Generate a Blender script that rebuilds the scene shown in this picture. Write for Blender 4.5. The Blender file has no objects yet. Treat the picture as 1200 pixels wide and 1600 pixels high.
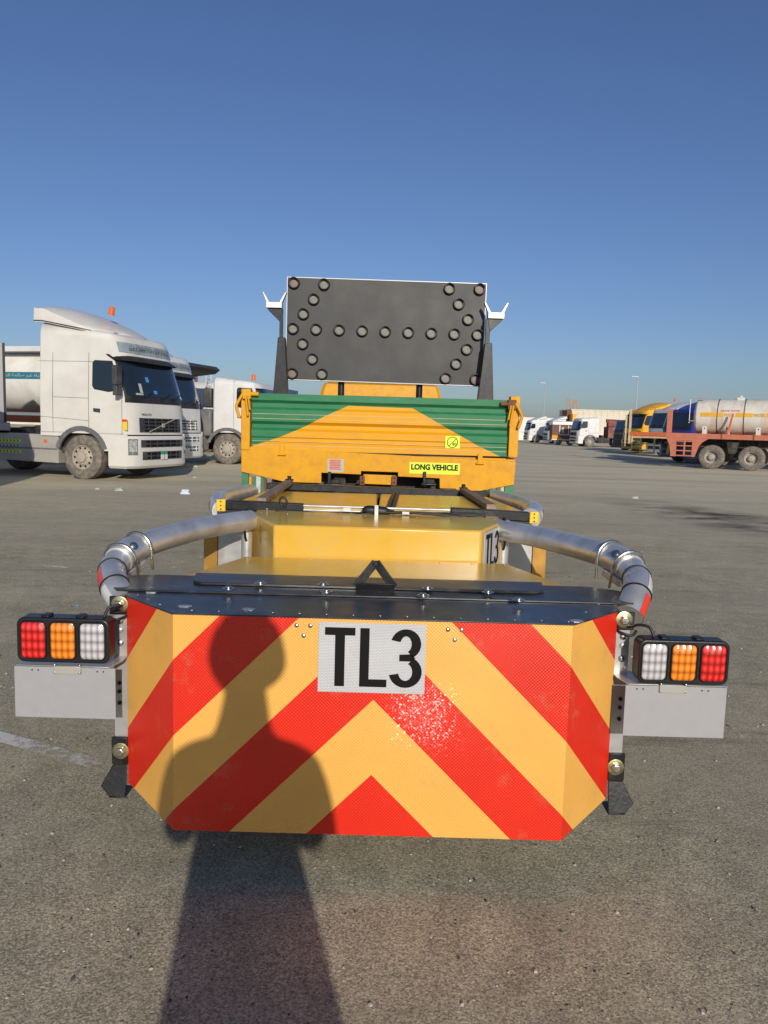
import bpy, math, random
from mathutils import Vector, Matrix
R=math.radians
rnd=random.Random(7)
S=bpy.context.scene
COL=S.collection

# ------------------------------------------------------------------ camera
HC=1.45; PITCH=math.atan(133/1200.); ROLL=R(1.6); FPX=1200.
cam=bpy.data.cameras.new('camera'); camo=bpy.data.objects.new('camera',cam); COL.objects.link(camo)
cam.sensor_fit='HORIZONTAL'; cam.sensor_width=36.; cam.lens=36.*FPX/1200.
cam.clip_start=.01; cam.clip_end=3000
f_=Vector((0,math.cos(PITCH),-math.sin(PITCH))); u_=Vector((0,math.sin(PITCH),math.cos(PITCH))); r_=Vector((1,0,0))
CR=r_*math.cos(ROLL)+u_*math.sin(ROLL); CU=u_*math.cos(ROLL)-r_*math.sin(ROLL)
m=Matrix((CR,CU,-f_)).transposed().to_4x4(); m.translation=Vector((0,0,HC)); camo.matrix_world=m
S.camera=camo
S.render.resolution_x=768; S.render.resolution_y=1024
# survey helpers: a sight line meets a plane of known distance or height
def sight(x,y): return f_+CR*((x-600)/FPX)-CU*((y-800)/FPX)
def PY(x,y,Y):
    d=sight(x,y); return Vector((0,0,HC))+d*(Y/d.y)
def PZ(x,y,Z):
    d=sight(x,y); return Vector((0,0,HC))+d*((Z-HC)/d.z)

# ------------------------------------------------------------------ light
anti=sight(386,1072).normalized()
sun=bpy.data.lights.new('sun','SUN'); sun.energy=3.5; sun.angle=R(.53); sun.color=(1,.93,.82)
suno=bpy.data.objects.new('sun',sun); COL.objects.link(suno)
suno.rotation_euler=anti.to_track_quat('-Z','Y').to_euler()
tosun=-anti
S.world=bpy.data.worlds.new('World'); S.world.use_nodes=True
wn=S.world.node_tree.nodes; wl=S.world.node_tree.links
sky=wn.new('ShaderNodeTexSky'); sky.sky_type='NISHITA'; sky.sun_disc=False
sky.sun_elevation=math.asin(tosun.z); sky.sun_rotation=math.atan2(tosun.x,tosun.y)
sky.air_density=1.0; sky.dust_density=.9; sky.ozone_density=1.0; sky.altitude=0
wn['Background'].inputs[1].default_value=.08
tint=wn.new('ShaderNodeMix'); tint.data_type='RGBA'; tint.blend_type='MULTIPLY'; tint.inputs[0].default_value=1; tint.inputs[7].default_value=(.565,.70,1.03,1)
wl.new(sky.outputs[0],tint.inputs[6]); wl.new(tint.outputs[2],wn['Background'].inputs[0])
S.view_settings.view_transform='Standard'; S.view_settings.look='None'
S.view_settings.exposure=.1; S.view_settings.gamma=1

# ------------------------------------------------------------------ materials
def mat(name,col,rough=.5,metal=0.,var=0.,vscale=3.,dirt=None,damt=0.,dscale=2.,bump=0.,bscale=60.,spec=.5,coat=0.,streak=False,emit=None):
    m=bpy.data.materials.new(name); m.use_nodes=True
    N=m.node_tree.nodes; L=m.node_tree.links; b=N['Principled BSDF']
    b.inputs['Base Color'].default_value=(*col,1); b.inputs['Roughness'].default_value=rough
    b.inputs['Metallic'].default_value=metal; b.inputs['Specular IOR Level'].default_value=spec
    b.inputs['Coat Weight'].default_value=coat
    tc=N.new('ShaderNodeTexCoord'); last=None
    def noise(sc,det=6,vec=None):
        n=N.new('ShaderNodeTexNoise'); n.inputs['Scale'].default_value=sc; n.inputs['Detail'].default_value=det
        L.new(vec or tc.outputs['Object'],n.inputs['Vector']); return n
    if var>0:
        n=noise(vscale); mr=N.new('ShaderNodeMapRange'); mr.inputs[1].default_value=.3; mr.inputs[2].default_value=.7
        mr.inputs[3].default_value=1-var; mr.inputs[4].default_value=1+var*.5; L.new(n.outputs[0],mr.inputs[0])
        mx=N.new('ShaderNodeMix'); mx.data_type='RGBA'; mx.blend_type='MULTIPLY'; mx.inputs[0].default_value=1
        mx.inputs[6].default_value=(*col,1); L.new(mr.outputs[0],mx.inputs[7]); last=mx.outputs[2]
        r=N.new('ShaderNodeMapRange'); r.inputs[3].default_value=max(.03,rough-.12); r.inputs[4].default_value=min(1,rough+.15)
        L.new(n.outputs[0],r.inputs[0]); L.new(r.outputs[0],b.inputs['Roughness'])
    if dirt:
        vec=None
        if streak:
            mp=N.new('ShaderNodeMapping'); mp.inputs['Scale'].default_value=(1,1,.12); L.new(tc.outputs['Object'],mp.inputs[0]); vec=mp.outputs[0]
        n=noise(dscale,8,vec); n.inputs['Roughness'].default_value=.65
        mr=N.new('ShaderNodeMapRange'); mr.inputs[1].default_value=.47; mr.inputs[2].default_value=.68
        mr.inputs[4].default_value=damt; L.new(n.outputs[0],mr.inputs[0])
        mx=N.new('ShaderNodeMix'); mx.data_type='RGBA'; L.new(mr.outputs[0],mx.inputs[0])
        if last: L.new(last,mx.inputs[6])
        else: mx.inputs[6].default_value=(*col,1)
        mx.inputs[7].default_value=(*dirt,1); last=mx.outputs[2]
    if last: L.new(last,b.inputs['Base Color'])
    if bump>0:
        n=noise(bscale,4); bp=N.new('ShaderNodeBump'); bp.inputs['Strength'].default_value=bump; bp.inputs['Distance'].default_value=.01
        L.new(n.outputs[0],bp.inputs['Height']); L.new(bp.outputs[0],b.inputs['Normal'])
    return m
DUST=(.30,.25,.19)
M=dict(
 white=mat('truck_white_paint',(.67,.645,.59),.35,var=.06,vscale=2,dirt=(.52,.47,.40),damt=.4,dscale=1.1,coat=.2),
 white2=mat('truck_clean_white_paint',(.66,.655,.64),.35,var=.05,dirt=(.5,.46,.4),damt=.35,dscale=2.5,coat=.2),
 grey=mat('grey_plastic',(.13,.135,.14),.6,var=.15,dirt=DUST,damt=.4),
 dgrey=mat('dark_grey_plastic',(.035,.037,.042),.5,var=.2,dirt=DUST,damt=.25),
 black=mat('black_plastic',(.012,.012,.013),.45,dirt=(.12,.10,.08),damt=.3),
 glass=mat('tinted_glass',(.012,.018,.026),.04,spec=.8,coat=.3),
 chassis=mat('chassis_black',(.018,.017,.016),.7,dirt=DUST,damt=.35,dscale=4),
 tyre=mat('dusty_tyre',(.15,.13,.11),.9,var=.2,vscale=9,dirt=(.33,.28,.22),damt=.6,dscale=9,bump=.4,bscale=40),
 rim=mat('dusty_rim',(.42,.38,.32),.6,var=.25,vscale=9,dirt=(.25,.16,.1),damt=.6,dscale=9),
 rust=mat('rust',(.20,.08,.04),.85,var=.4,vscale=8),
 orange_lens=mat('orange_beacon',(.75,.13,.015),.2,coat=.5),
 red=mat('red_paint',(.17,.022,.016),.5,var=.2,dirt=DUST,damt=.4),
 redtape=mat('red_reflective_tape',(.72,.045,.02),.3),
 whitetape=mat('white_reflective_tape',(.6,.6,.58),.3),
 chrome=mat('chrome_glass',(.60,.60,.58),.15,metal=.35,var=.45,vscale=16,coat=.6),
 plate_green=mat('plate_green',(.03,.30,.16),.4), plate_white=mat('plate_white',(.7,.7,.68),.4),
 paper=mat('paper',(.42,.45,.40),.8), bluep=mat('blue_card',(.05,.3,.6),.7),
 sticker=mat('yellow_sticker',(.75,.55,.05),.4),
 silver=mat('silver_skirt',(.40,.385,.35),.4,metal=.1,var=.15,vscale=5,dirt=(.35,.29,.2),damt=.7,dscale=2.5),
 alu=mat('aluminium',(.76,.75,.74),.36,metal=.72,var=.16,vscale=9,dirt=(.42,.38,.33),damt=.5,dscale=7,bump=.05,bscale=50),
 alub=mat('brushed_aluminium',(.50,.50,.49),.38,metal=.6,var=.08,vscale=25,dirt=(.45,.43,.4),damt=.3,dscale=14),
 platealu=mat('painted_plate',(.34,.335,.34),.5,metal=.1,var=.03,vscale=30),
 zinc=mat('zinc_bolt',(.62,.62,.56),.28,metal=1,var=.2,vscale=60),
 zincy=mat('passivated_washer',(.62,.58,.34),.3,metal=1,var=.2,vscale=60),
 blk_gloss=mat('glossy_black_plate',(.022,.023,.026),.3,var=.25,vscale=5,dirt=(.09,.085,.08),damt=.5,dscale=14,spec=.65,bump=.03,bscale=25),
 blk_paint=mat('black_painted_steel',(.011,.012,.014),.38,spec=.35,var=.3,vscale=12,dirt=(.08,.072,.062),damt=.3,dscale=16,bump=.1,bscale=90),
 cable=mat('black_cable',(.012,.012,.012),.5),
 lampbody=mat('lamp_housing',(.010,.010,.011),.38,bump=.06,bscale=200),
 module=mat('yellow_module_skin',(.68,.405,.048),.2,var=.05,vscale=7,spec=.75,dirt=(.52,.36,.13),damt=.5,dscale=7),
 orange=mat('amber_truck_paint',(.68,.32,.004),.5,spec=.3,var=.06,vscale=4,dirt=(.52,.22,.02),damt=.65,dscale=12),
 green=mat('green_truck_paint',(.022,.17,.07),.45,var=.12,dirt=(.1,.2,.1),damt=.5,dscale=11),
 bolty=mat('yellow_bracket',(.78,.52,.03),.4,dirt=(.35,.25,.08),damt=.5,dscale=30),
 brownarm=mat('brown_primer_arm',(.22,.135,.085),.6,var=.3,vscale=12,dirt=(.4,.36,.32),damt=.6,dscale=14),
 board=mat('arrow_board_black',(.036,.036,.036),.5,var=.16,vscale=3.5,dirt=(.055,.053,.051),damt=.6,dscale=6,spec=.4),
 boardlens=mat('dull_amber_lens',(.20,.195,.17),.5,var=.3,vscale=70,dirt=(.07,.06,.045),damt=.6,dscale=40),
 boardlens2=mat('dull_red_lens',(.20,.13,.12),.5,var=.3,vscale=70),
 lime=mat('lime_reflective',(.66,.82,.03),.4), ink=mat('black_ink',(.006,.006,.006),.6,spec=.15), redink=mat('red_ink',(.6,.08,.05),.6),
 tank=mat('tank_offwhite',(.68,.65,.57),.45,var=.07,vscale=1.5,dirt=(.50,.27,.12),damt=.5,dscale=3.2,streak=True),
 tank2=mat('tank_white',(.70,.68,.62),.4,var=.08,vscale=1.5,dirt=(.5,.45,.37),damt=.5,dscale=2),
 salmon=mat('faded_red_frame',(.52,.16,.095),.65,var=.15,vscale=3,dirt=(.32,.15,.1),damt=.6,dscale=5),
 orangefr=mat('orange_frame',(.60,.13,.03),.55,var=.15,dirt=(.3,.1,.05),damt=.5),
 amber=mat('amber_stripe',(.72,.38,.03),.5,var=.1),
 teal=mat('teal_sign',(.02,.16,.22),.5),
 blue=mat('blue_cab_paint',(.012,.03,.26),.35,var=.15,dirt=(.1,.1,.2),damt=.4,coat=.2),
 yellowc=mat('yellow_cab_paint',(.78,.40,.02),.38,var=.1,dirt=(.45,.25,.08),damt=.4),
 cream=mat('cream_bed',(.62,.48,.27),.6,var=.15,dirt=(.35,.2,.1),damt=.5), yel=mat('yellow_frame',(.70,.55,.06),.5,dirt=(.3,.25,.1),damt=.5),
 wall=mat('cream_sheet_wall',(.62,.57,.46),.6,var=.1,vscale=.3,dirt=(.45,.38,.28),damt=.5,dscale=.6),
 wallw=mat('white_sheet_wall',(.68,.67,.63),.6,var=.08,vscale=.3),
 brown=mat('brown_curtain',(.17,.075,.045),.7,var=.4,vscale=2), grn=mat('pale_green_tarp',(.3,.5,.4),.7),
 greybox=mat('grey_container',(.33,.35,.38),.5,var=.1,dirt=(.2,.19,.18),damt=.5),
 pole=mat('galvanised_pole',(.45,.45,.45),.5,metal=.4), crane=mat('crane_steel',(.35,.2,.12),.6),
 skin=mat('skin',(.36,.20,.13),.5), hair=mat('black_hair',(.012,.01,.009),.6,bump=.6,bscale=90), shirt=mat('blue_shirt',(.12,.2,.34),.8,var=.1), trouser=mat('dark_trousers',(.03,.03,.04),.8),
 litter=mat('crumpled_plastic',(.62,.68,.74),.5), shoe=mat('shoe',(.02,.02,.02),.5),
)
# led lenses: a grid of small reflector cups under a clear coloured cover
def led(name,col,dark):
    m=bpy.data.materials.new(name); m.use_nodes=True; N=m.node_tree.nodes; L=m.node_tree.links; b=N['Principled BSDF']
    uv=N.new('ShaderNodeTexCoord'); sp=N.new('ShaderNodeSeparateXYZ'); L.new(uv.outputs['UV'],sp.inputs[0])
    def mt(op,a,bv,clamp=False):
        n=N.new('ShaderNodeMath'); n.operation=op
        for i,v in enumerate((a,bv)):
            if v is None: continue
            if isinstance(v,(int,float)): n.inputs[i].default_value=v
            else: L.new(v,n.inputs[i])
        return n.outputs[0]
    fx=mt('SUBTRACT',mt('FRACT',mt('MULTIPLY',sp.outputs[0],4),None),.5); fy=mt('SUBTRACT',mt('FRACT',mt('MULTIPLY',sp.outputs[1],4),None),.5)
    d=mt('SQRT',mt('ADD',mt('MULTIPLY',fx,fx),mt('MULTIPLY',fy,fy)),None)
    cr=N.new('ShaderNodeValToRGB'); L.new(d,cr.inputs[0]); e=cr.color_ramp.elements
    e[0].position=.05; e[0].color=(*[min(1,c*1.2+.05) for c in col],1); e[1].position=.62; e[1].color=(*dark,1)
    k=cr.color_ramp.elements.new(.3); k.color=(*col,1)
    L.new(cr.outputs[0],b.inputs['Base Color']); b.inputs['Roughness'].default_value=.22; b.inputs['Coat Weight'].default_value=.8; b.inputs['Coat Roughness'].default_value=.06
    bp=N.new('ShaderNodeBump'); bp.inputs['Strength'].default_value=.45; bp.inputs['Distance'].default_value=.006; L.new(d,bp.inputs['Height']); L.new(bp.outputs[0],b.inputs['Normal'])
    return m
M['ledr']=led('red_led_lens',(.72,.015,.010),(.20,.003,.003)); M['leda']=led('amber_led_lens',(.85,.24,.008),(.34,.07,.003)); M['ledw']=led('clear_led_lens',(.50,.48,.48),(.20,.18,.19))

def reflective(name,kind):
    # glass-bead / prismatic sheeting; UV in metres on the unfolded panel
    m=bpy.data.materials.new(name); m.use_nodes=True; N=m.node_tree.nodes; L=m.node_tree.links; b=N['Principled BSDF']
    tc=N.new('ShaderNodeTexCoord'); sp=N.new('ShaderNodeSeparateXYZ'); L.new(tc.outputs['UV'],sp.inputs[0])
    def mt(op,a,bv=None):
        n=N.new('ShaderNodeMath'); n.operation=op
        for i,v in enumerate((a,bv)):
            if v is None: continue
            if isinstance(v,(int,float)): n.inputs[i].default_value=v
            else: L.new(v,n.inputs[i])
        return n.outputs[0]
    U,V=sp.outputs[0],sp.outputs[1]
    if kind=='chevron':
        s=mt('ADD',V,mt('ABSOLUTE',mt('ADD',U,.017)))
        k=mt('FLOOR',mt('DIVIDE',mt('SUBTRACT',s,.366-.2433*2),.2433))
        odd=mt('MODULO',k,2.)   # 1 -> red
        base=N.new('ShaderNodeMix'); base.data_type='RGBA'; L.new(odd,base.inputs[0])
        base.inputs[6].default_value=(.80,.415,.085,1); base.inputs[7].default_value=(.70,.020,.004,1)
        col=base.outputs[2]
    else:
        rgb=N.new('ShaderNodeRGB'); rgb.outputs[0].default_value=(.56,.56,.57,1); col=rgb.outputs[0]
    # diagonal cell pattern
    p=88. if kind=='chevron' else 60.
    a=mt('SINE',mt('MULTIPLY',U,p*6.6)); c=mt('SINE',mt('MULTIPLY',V,p*6.6))
    if kind=='chevron': pat=mt('MULTIPLY',a,c)
    else:
        bt=N.new('ShaderNodeTexBrick'); bt.inputs['Scale'].default_value=1; bt.inputs['Brick Width'].default_value=.011; bt.inputs['Row Height'].default_value=.0048; bt.inputs['Mortar Size'].default_value=.0007
        bt.inputs['Color1'].default_value=(1,1,1,1); bt.inputs['Color2'].default_value=(.9,.9,.9,1); bt.inputs['Mortar'].default_value=(0,0,0,1)
        L.new(tc.outputs['UV'],bt.inputs['Vector']); pat=bt.outputs[0]
    mr=N.new('ShaderNodeMapRange'); mr.inputs[1].default_value=-1 if kind=='chevron' else 0; mr.inputs[2].default_value=1
    mr.inputs[3].default_value=.94 if kind=='chevron' else .72; mr.inputs[4].default_value=1.06; L.new(pat,mr.inputs[0])
    n=N.new('ShaderNodeTexNoise'); n.inputs['Scale'].default_value=5; n.inputs['Detail'].default_value=5; L.new(tc.outputs['UV'],n.inputs[0])
    mr2=N.new('ShaderNodeMapRange'); mr2.inputs[1].default_value=.3; mr2.inputs[2].default_value=.7; mr2.inputs[3].default_value=.93; mr2.inputs[4].default_value=1.04; L.new(n.outputs[0],mr2.inputs[0])
    mx=N.new('ShaderNodeMix'); mx.data_type='RGBA'; mx.blend_type='MULTIPLY'; mx.inputs[0].default_value=1; L.new(col,mx.inputs[6]); L.new(mt('MULTIPLY',mr.outputs[0],mr2.outputs[0]),mx.inputs[7])
    nd=N.new('ShaderNodeTexNoise'); nd.inputs['Scale'].default_value=9; nd.inputs['Detail'].default_value=10; nd.inputs['Roughness'].default_value=.72; L.new(tc.outputs['UV'],nd.inputs[0])
    md_=N.new('ShaderNodeMapRange'); md_.inputs[1].default_value=.56; md_.inputs[2].default_value=.72; md_.inputs[4].default_value=.35; L.new(nd.outputs[0],md_.inputs[0])
    mz=N.new('ShaderNodeMix'); mz.data_type='RGBA'; L.new(md_.outputs[0],mz.inputs[0]); L.new(mx.outputs[2],mz.inputs[6]); mz.inputs[7].default_value=(.42,.27,.13,1); mx=mz
    L.new(mx.outputs[2],b.inputs['Base Color']); b.inputs['Roughness'].default_value=.34; b.inputs['Coat Weight'].default_value=.004; b.inputs['Coat Roughness'].default_value=.08
    if kind=='chevron':
        vo=N.new('ShaderNodeTexVoronoi'); vo.inputs['Scale'].default_value=230; vo.inputs['Randomness'].default_value=.15; L.new(tc.outputs['UV'],vo.inputs['Vector'])
        ge=N.new('ShaderNodeNewGeometry')
        def vm(op,a,bv):
            n=N.new('ShaderNodeVectorMath'); n.operation=op
            for i,v in enumerate((a,bv)):
                if v is None: continue
                if isinstance(v,tuple): n.inputs[i].default_value=v
                elif isinstance(v,(int,float)): n.inputs['Scale'].default_value=v
                else: L.new(v,n.inputs[i])
            return n.outputs[0]
        rnd_=vm('SUBTRACT',vo.outputs['Color'],(.5,.5,.5)); rnd_=vm('MULTIPLY',rnd_,(.034,.0,.034))
        nn_=vm('NORMALIZE',vm('ADD',vm('ADD',ge.outputs['Normal'],(.058,0,.368)),rnd_),None)
        L.new(nn_,b.inputs['Coat Normal'])
    bp=N.new('ShaderNodeBump'); bp.inputs['Strength'].default_value=.4; bp.inputs['Distance'].default_value=.0012; L.new(pat,bp.inputs['Height']); L.new(bp.outputs[0],b.inputs['Normal'])
    return m
M['chev']=reflective('chevron_sheeting','chevron'); M['wsheet']=reflective('white_sheeting','white')

def gate_material():
    # green gate with an amber swoosh: amber where z lies under a broken line over x
    m=bpy.data.materials.new('two_tone_gate_paint'); m.use_nodes=True; N=m.node_tree.nodes; L=m.node_tree.links; b=N['Principled BSDF']
    tc=N.new('ShaderNodeTexCoord'); sp=N.new('ShaderNodeSeparateXYZ'); L.new(tc.outputs['UV'],sp.inputs[0])
    pts=[(391,698),(415,690),(437,683),(475,667),(506,651),(544,634),(645,638),(690,664),(744,695),(793,719)]
    w=[PY(x,y,6.66) for x,y in pts]
    fc=N.new('ShaderNodeFloatCurve'); L.new(sp.outputs[0],fc.inputs['Value'])
    c=fc.mapping.curves[0]; X=lambda v:(v+1.3)/2.6; Z=lambda v:(v-1.0)/1.0
    c.points[0].location=(0,Z(w[0].z)-.05); c.points[1].location=(1,Z(w[-1].z)-.08)
    for p in w: q=c.points.new(X(p.x),Z(p.z))
    for p in c.points: p.handle_type='VECTOR'
    fc.mapping.update()
    n=N.new('ShaderNodeTexNoise'); n.inputs['Scale'].default_value=14; n.inputs['Detail'].default_value=8; L.new(tc.outputs['UV'],n.inputs[0])
    cmp=N.new('ShaderNodeMath'); cmp.operation='LESS_THAN'; L.new(sp.outputs[1],cmp.inputs[0]); L.new(fc.outputs[0],cmp.inputs[1])
    def two(a,bb):
        mx=N.new('ShaderNodeMix'); mx.data_type='RGBA'; mx.inputs[6].default_value=(*a,1); mx.inputs[7].default_value=(*bb,1); return mx
    mr=N.new('ShaderNodeMapRange'); mr.inputs[1].default_value=.45; mr.inputs[2].default_value=.7; mr.inputs[4].default_value=.6; L.new(n.outputs[0],mr.inputs[0])
    g=two((.018,.165,.065),(.05,.20,.10)); a=two((.70,.325,.004),(.62,.28,.02)); L.new(mr.outputs[0],g.inputs[0]); L.new(mr.outputs[0],a.inputs[0])
    mx=N.new('ShaderNodeMix'); mx.data_type='RGBA'; L.new(cmp.outputs[0],mx.inputs[0]); L.new(g.outputs[2],mx.inputs[6]); L.new(a.outputs[2],mx.inputs[7])
    L.new(mx.outputs[2],b.inputs['Base Color']); b.inputs['Roughness'].default_value=.5; b.inputs['Specular IOR Level'].default_value=.3
    return m
M['gate']=gate_material()

def ground_material():
    m=bpy.data.materials.new('dusty_asphalt'); m.use_nodes=True; N=m.node_tree.nodes; L=m.node_tree.links; b=N['Principled BSDF']
    tc=N.new('ShaderNodeTexCoord'); P=tc.outputs['Object']
    def noise(sc,det=6,rough=.6,mapping=None):
        n=N.new('ShaderNodeTexNoise'); n.inputs['Scale'].default_value=sc; n.inputs['Detail'].default_value=det; n.inputs['Roughness'].default_value=rough
        if mapping:
            mp=N.new('ShaderNodeMapping'); mp.inputs['Scale'].default_value=mapping[0]; mp.inputs['Rotation'].default_value=(0,0,mapping[1]); L.new(P,mp.inputs[0]); L.new(mp.outputs[0],n.inputs[0])
        else: L.new(P,n.inputs[0])
        return n.outputs[0]
    def ramp(v,a,bb,c,d):
        r=N.new('ShaderNodeMapRange'); r.inputs[1].default_value=a; r.inputs[2].default_value=bb; r.inputs[3].default_value=c; r.inputs[4].default_value=d; L.new(v,r.inputs[0]); return r.outputs[0]
    def mix(f,a,bb,bt='MIX'):
        x=N.new('ShaderNodeMix'); x.data_type='RGBA'; x.blend_type=bt
        for s,v in ((0,f),(6,a),(7,bb)):
            if isinstance(v,tuple): x.inputs[s].default_value=(*v,1)
            elif isinstance(v,(int,float)): x.inputs[s].default_value=v
            else: L.new(v,x.inputs[s])
        return x.outputs[2]
    # stones of the aggregate
    vo=N.new('ShaderNodeTexVoronoi'); vo.inputs['Scale'].default_value=210; L.new(P,vo.inputs['Vector'])
    sh=N.new('ShaderNodeSeparateXYZ'); L.new(vo.outputs['Color'],sh.inputs[0])
    vb=N.new('ShaderNodeTexVoronoi'); vb.inputs['Scale'].default_value=58; L.new(P,vb.inputs['Vector'])
    sb=N.new('ShaderNodeSeparateXYZ'); L.new(vb.outputs['Color'],sb.inputs[0])
    c=mix(ramp(noise(.35,5),.35,.65,0,1),(.378,.338,.232),(.428,.380,.258))
    c=mix(ramp(noise(3.2,6),.42,.68,0,.5),c,(.45,.405,.29))
    c=mix(ramp(noise(1.1,7,.7),.5,.72,0,.55),c,(.34,.298,.218))
    c=mix(1,c,ramp(sh.outputs[0],0,1,.52,1.50),'MULTIPLY')
    c=mix(1,c,ramp(noise(95,5,.8),.36,.64,.66,1.32),'MULTIPLY'); c=mix(1,c,ramp(noise(7,7,.75),.35,.65,.84,1.15),'MULTIPLY'); c=mix(1,c,ramp(noise(1.7,8,.8),.36,.64,.86,1.12),'MULTIPLY')
    # scattered dark pits and pale stones
    pit=ramp(sb.outputs[1],.958,.963,0,.9); pitd=ramp(vb.outputs['Distance'],.12,.30,1,0)
    mm=N.new('ShaderNodeMath'); mm.operation='MULTIPLY'; L.new(pit,mm.inputs[0]); L.new(pitd,mm.inputs[1])
    c=mix(mm.outputs[0],c,(.02,.018,.016))
    st=ramp(sb.outputs[2],.975,.98,0,.6); mm2=N.new('ShaderNodeMath'); mm2.operation='MULTIPLY'; L.new(st,mm2.inputs[0]); L.new(pitd,mm2.inputs[1])
    c=mix(mm2.outputs[0],c,(.6,.56,.5))
    # the far yard is paler than the strip near the camera, with a noisy edge
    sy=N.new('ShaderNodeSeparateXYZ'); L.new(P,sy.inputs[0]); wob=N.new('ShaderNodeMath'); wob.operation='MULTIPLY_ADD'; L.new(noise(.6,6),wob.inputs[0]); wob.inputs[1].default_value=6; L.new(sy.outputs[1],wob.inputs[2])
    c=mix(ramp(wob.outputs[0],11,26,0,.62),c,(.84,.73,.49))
    # long tyre-swept streaks across the yard
    c=mix(ramp(noise(1,7,.62,((.09,.55,1),.12)),.46,.66,0,.6),c,(.40,.345,.255))
    c=mix(ramp(noise(1,7,.62,((.16,.9,1),-.25)),.52,.7,0,.5),c,(.62,.53,.385))
    # dark oil-soaked wheel track on the right
    mp=N.new('ShaderNodeMapping'); mp.vector_type='TEXTURE'; mp.inputs['Location'].default_value=(6.2,12.8,0); mp.inputs['Rotation'].default_value=(0,0,R(103)); mp.inputs['Scale'].default_value=(4.4,1.25,1); L.new(P,mp.inputs[0])
    ln=N.new('ShaderNodeVectorMath'); ln.operation='LENGTH'; L.new(mp.outputs[0],ln.inputs[0])
    e=ramp(ln.outputs['Value'],.45,1.15,1,0); nn=ramp(noise(1,8,.7,((.8,1.7,1),R(-103))),.38,.60,0,1)
    m3=N.new('ShaderNodeMath'); m3.operation='MULTIPLY'; L.new(e,m3.inputs[0]); L.new(nn,m3.inputs[1])
    c=mix(m3.outputs[0],c,(.085,.066,.05))
    c=mix(ramp(noise(1,9,.75,((.35,2.6,1),.55)),.56,.66,0,.5),c,(.13,.11,.085)); c=mix(ramp(noise(1.3,8,.85),.62,.70,0,.6),c,(.16,.135,.10))
    L.new(c,b.inputs['Base Color']); b.inputs['Roughness'].default_value=.88; b.inputs['Specular IOR Level'].default_value=.3
    bp=N.new('ShaderNodeBump'); bp.inputs['Strength'].default_value=.75; bp.inputs['Distance'].default_value=.006
    ad=N.new('ShaderNodeMath'); ad.operation='SUBTRACT'; L.new(noise(110,6,.75),ad.inputs[0])
    m4=N.new('ShaderNodeMath'); m4.operation='MULTIPLY'; L.new(mm.outputs[0],m4.inputs[0]); m4.inputs[1].default_value=1.2
    L.new(m4.outputs[0],ad.inputs[1]); L.new(ad.outputs[0],bp.inputs['Height'])
    L.new(bp.outputs[0],b.inputs['Normal'])
    return m
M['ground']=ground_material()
def worn_paint():
    m=bpy.data.materials.new('worn_line_paint'); m.use_nodes=True; N=m.node_tree.nodes; L=m.node_tree.links; b=N['Principled BSDF']
    tc=N.new('ShaderNodeTexCoord'); n=N.new('ShaderNodeTexNoise'); n.inputs['Scale'].default_value=22; n.inputs['Detail'].default_value=9; n.inputs['Roughness'].default_value=.75; L.new(tc.outputs['Object'],n.inputs[0])
    n2=N.new('ShaderNodeTexNoise'); n2.inputs['Scale'].default_value=2.5; L.new(tc.outputs['Object'],n2.inputs[0])
    ad=N.new('ShaderNodeMath'); L.new(n.outputs[0],ad.inputs[0]); L.new(n2.outputs[0],ad.inputs[1])
    r=N.new('ShaderNodeMapRange'); r.inputs[1].default_value=.97; r.inputs[2].default_value=1.16; r.inputs[4].default_value=.85; L.new(ad.outputs[0],r.inputs[0]); L.new(r.outputs[0],b.inputs['Alpha'])
    b.inputs['Base Color'].default_value=(.75,.72,.66,1); b.inputs['Roughness'].default_value=.8
    return m
M['line']=worn_paint()
M['stone_pale']=mat('pale_grit',(.42,.38,.31),.9); M['stone_mid']=mat('brown_grit',(.25,.21,.16),.9); M['stone_dark']=mat('dark_grit',(.06,.055,.05),.9)
M['yellow_reflection_metal']=mat('metal_with_painted_yellow_reflection',(.50,.27,.06),.35,metal=.5,var=.2,vscale=10)  # polished metal; the yellow it mirrors is put into the base colour
M['black_anod']=mat('black_anodised',(.03,.032,.036),.4,metal=.5)

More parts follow.
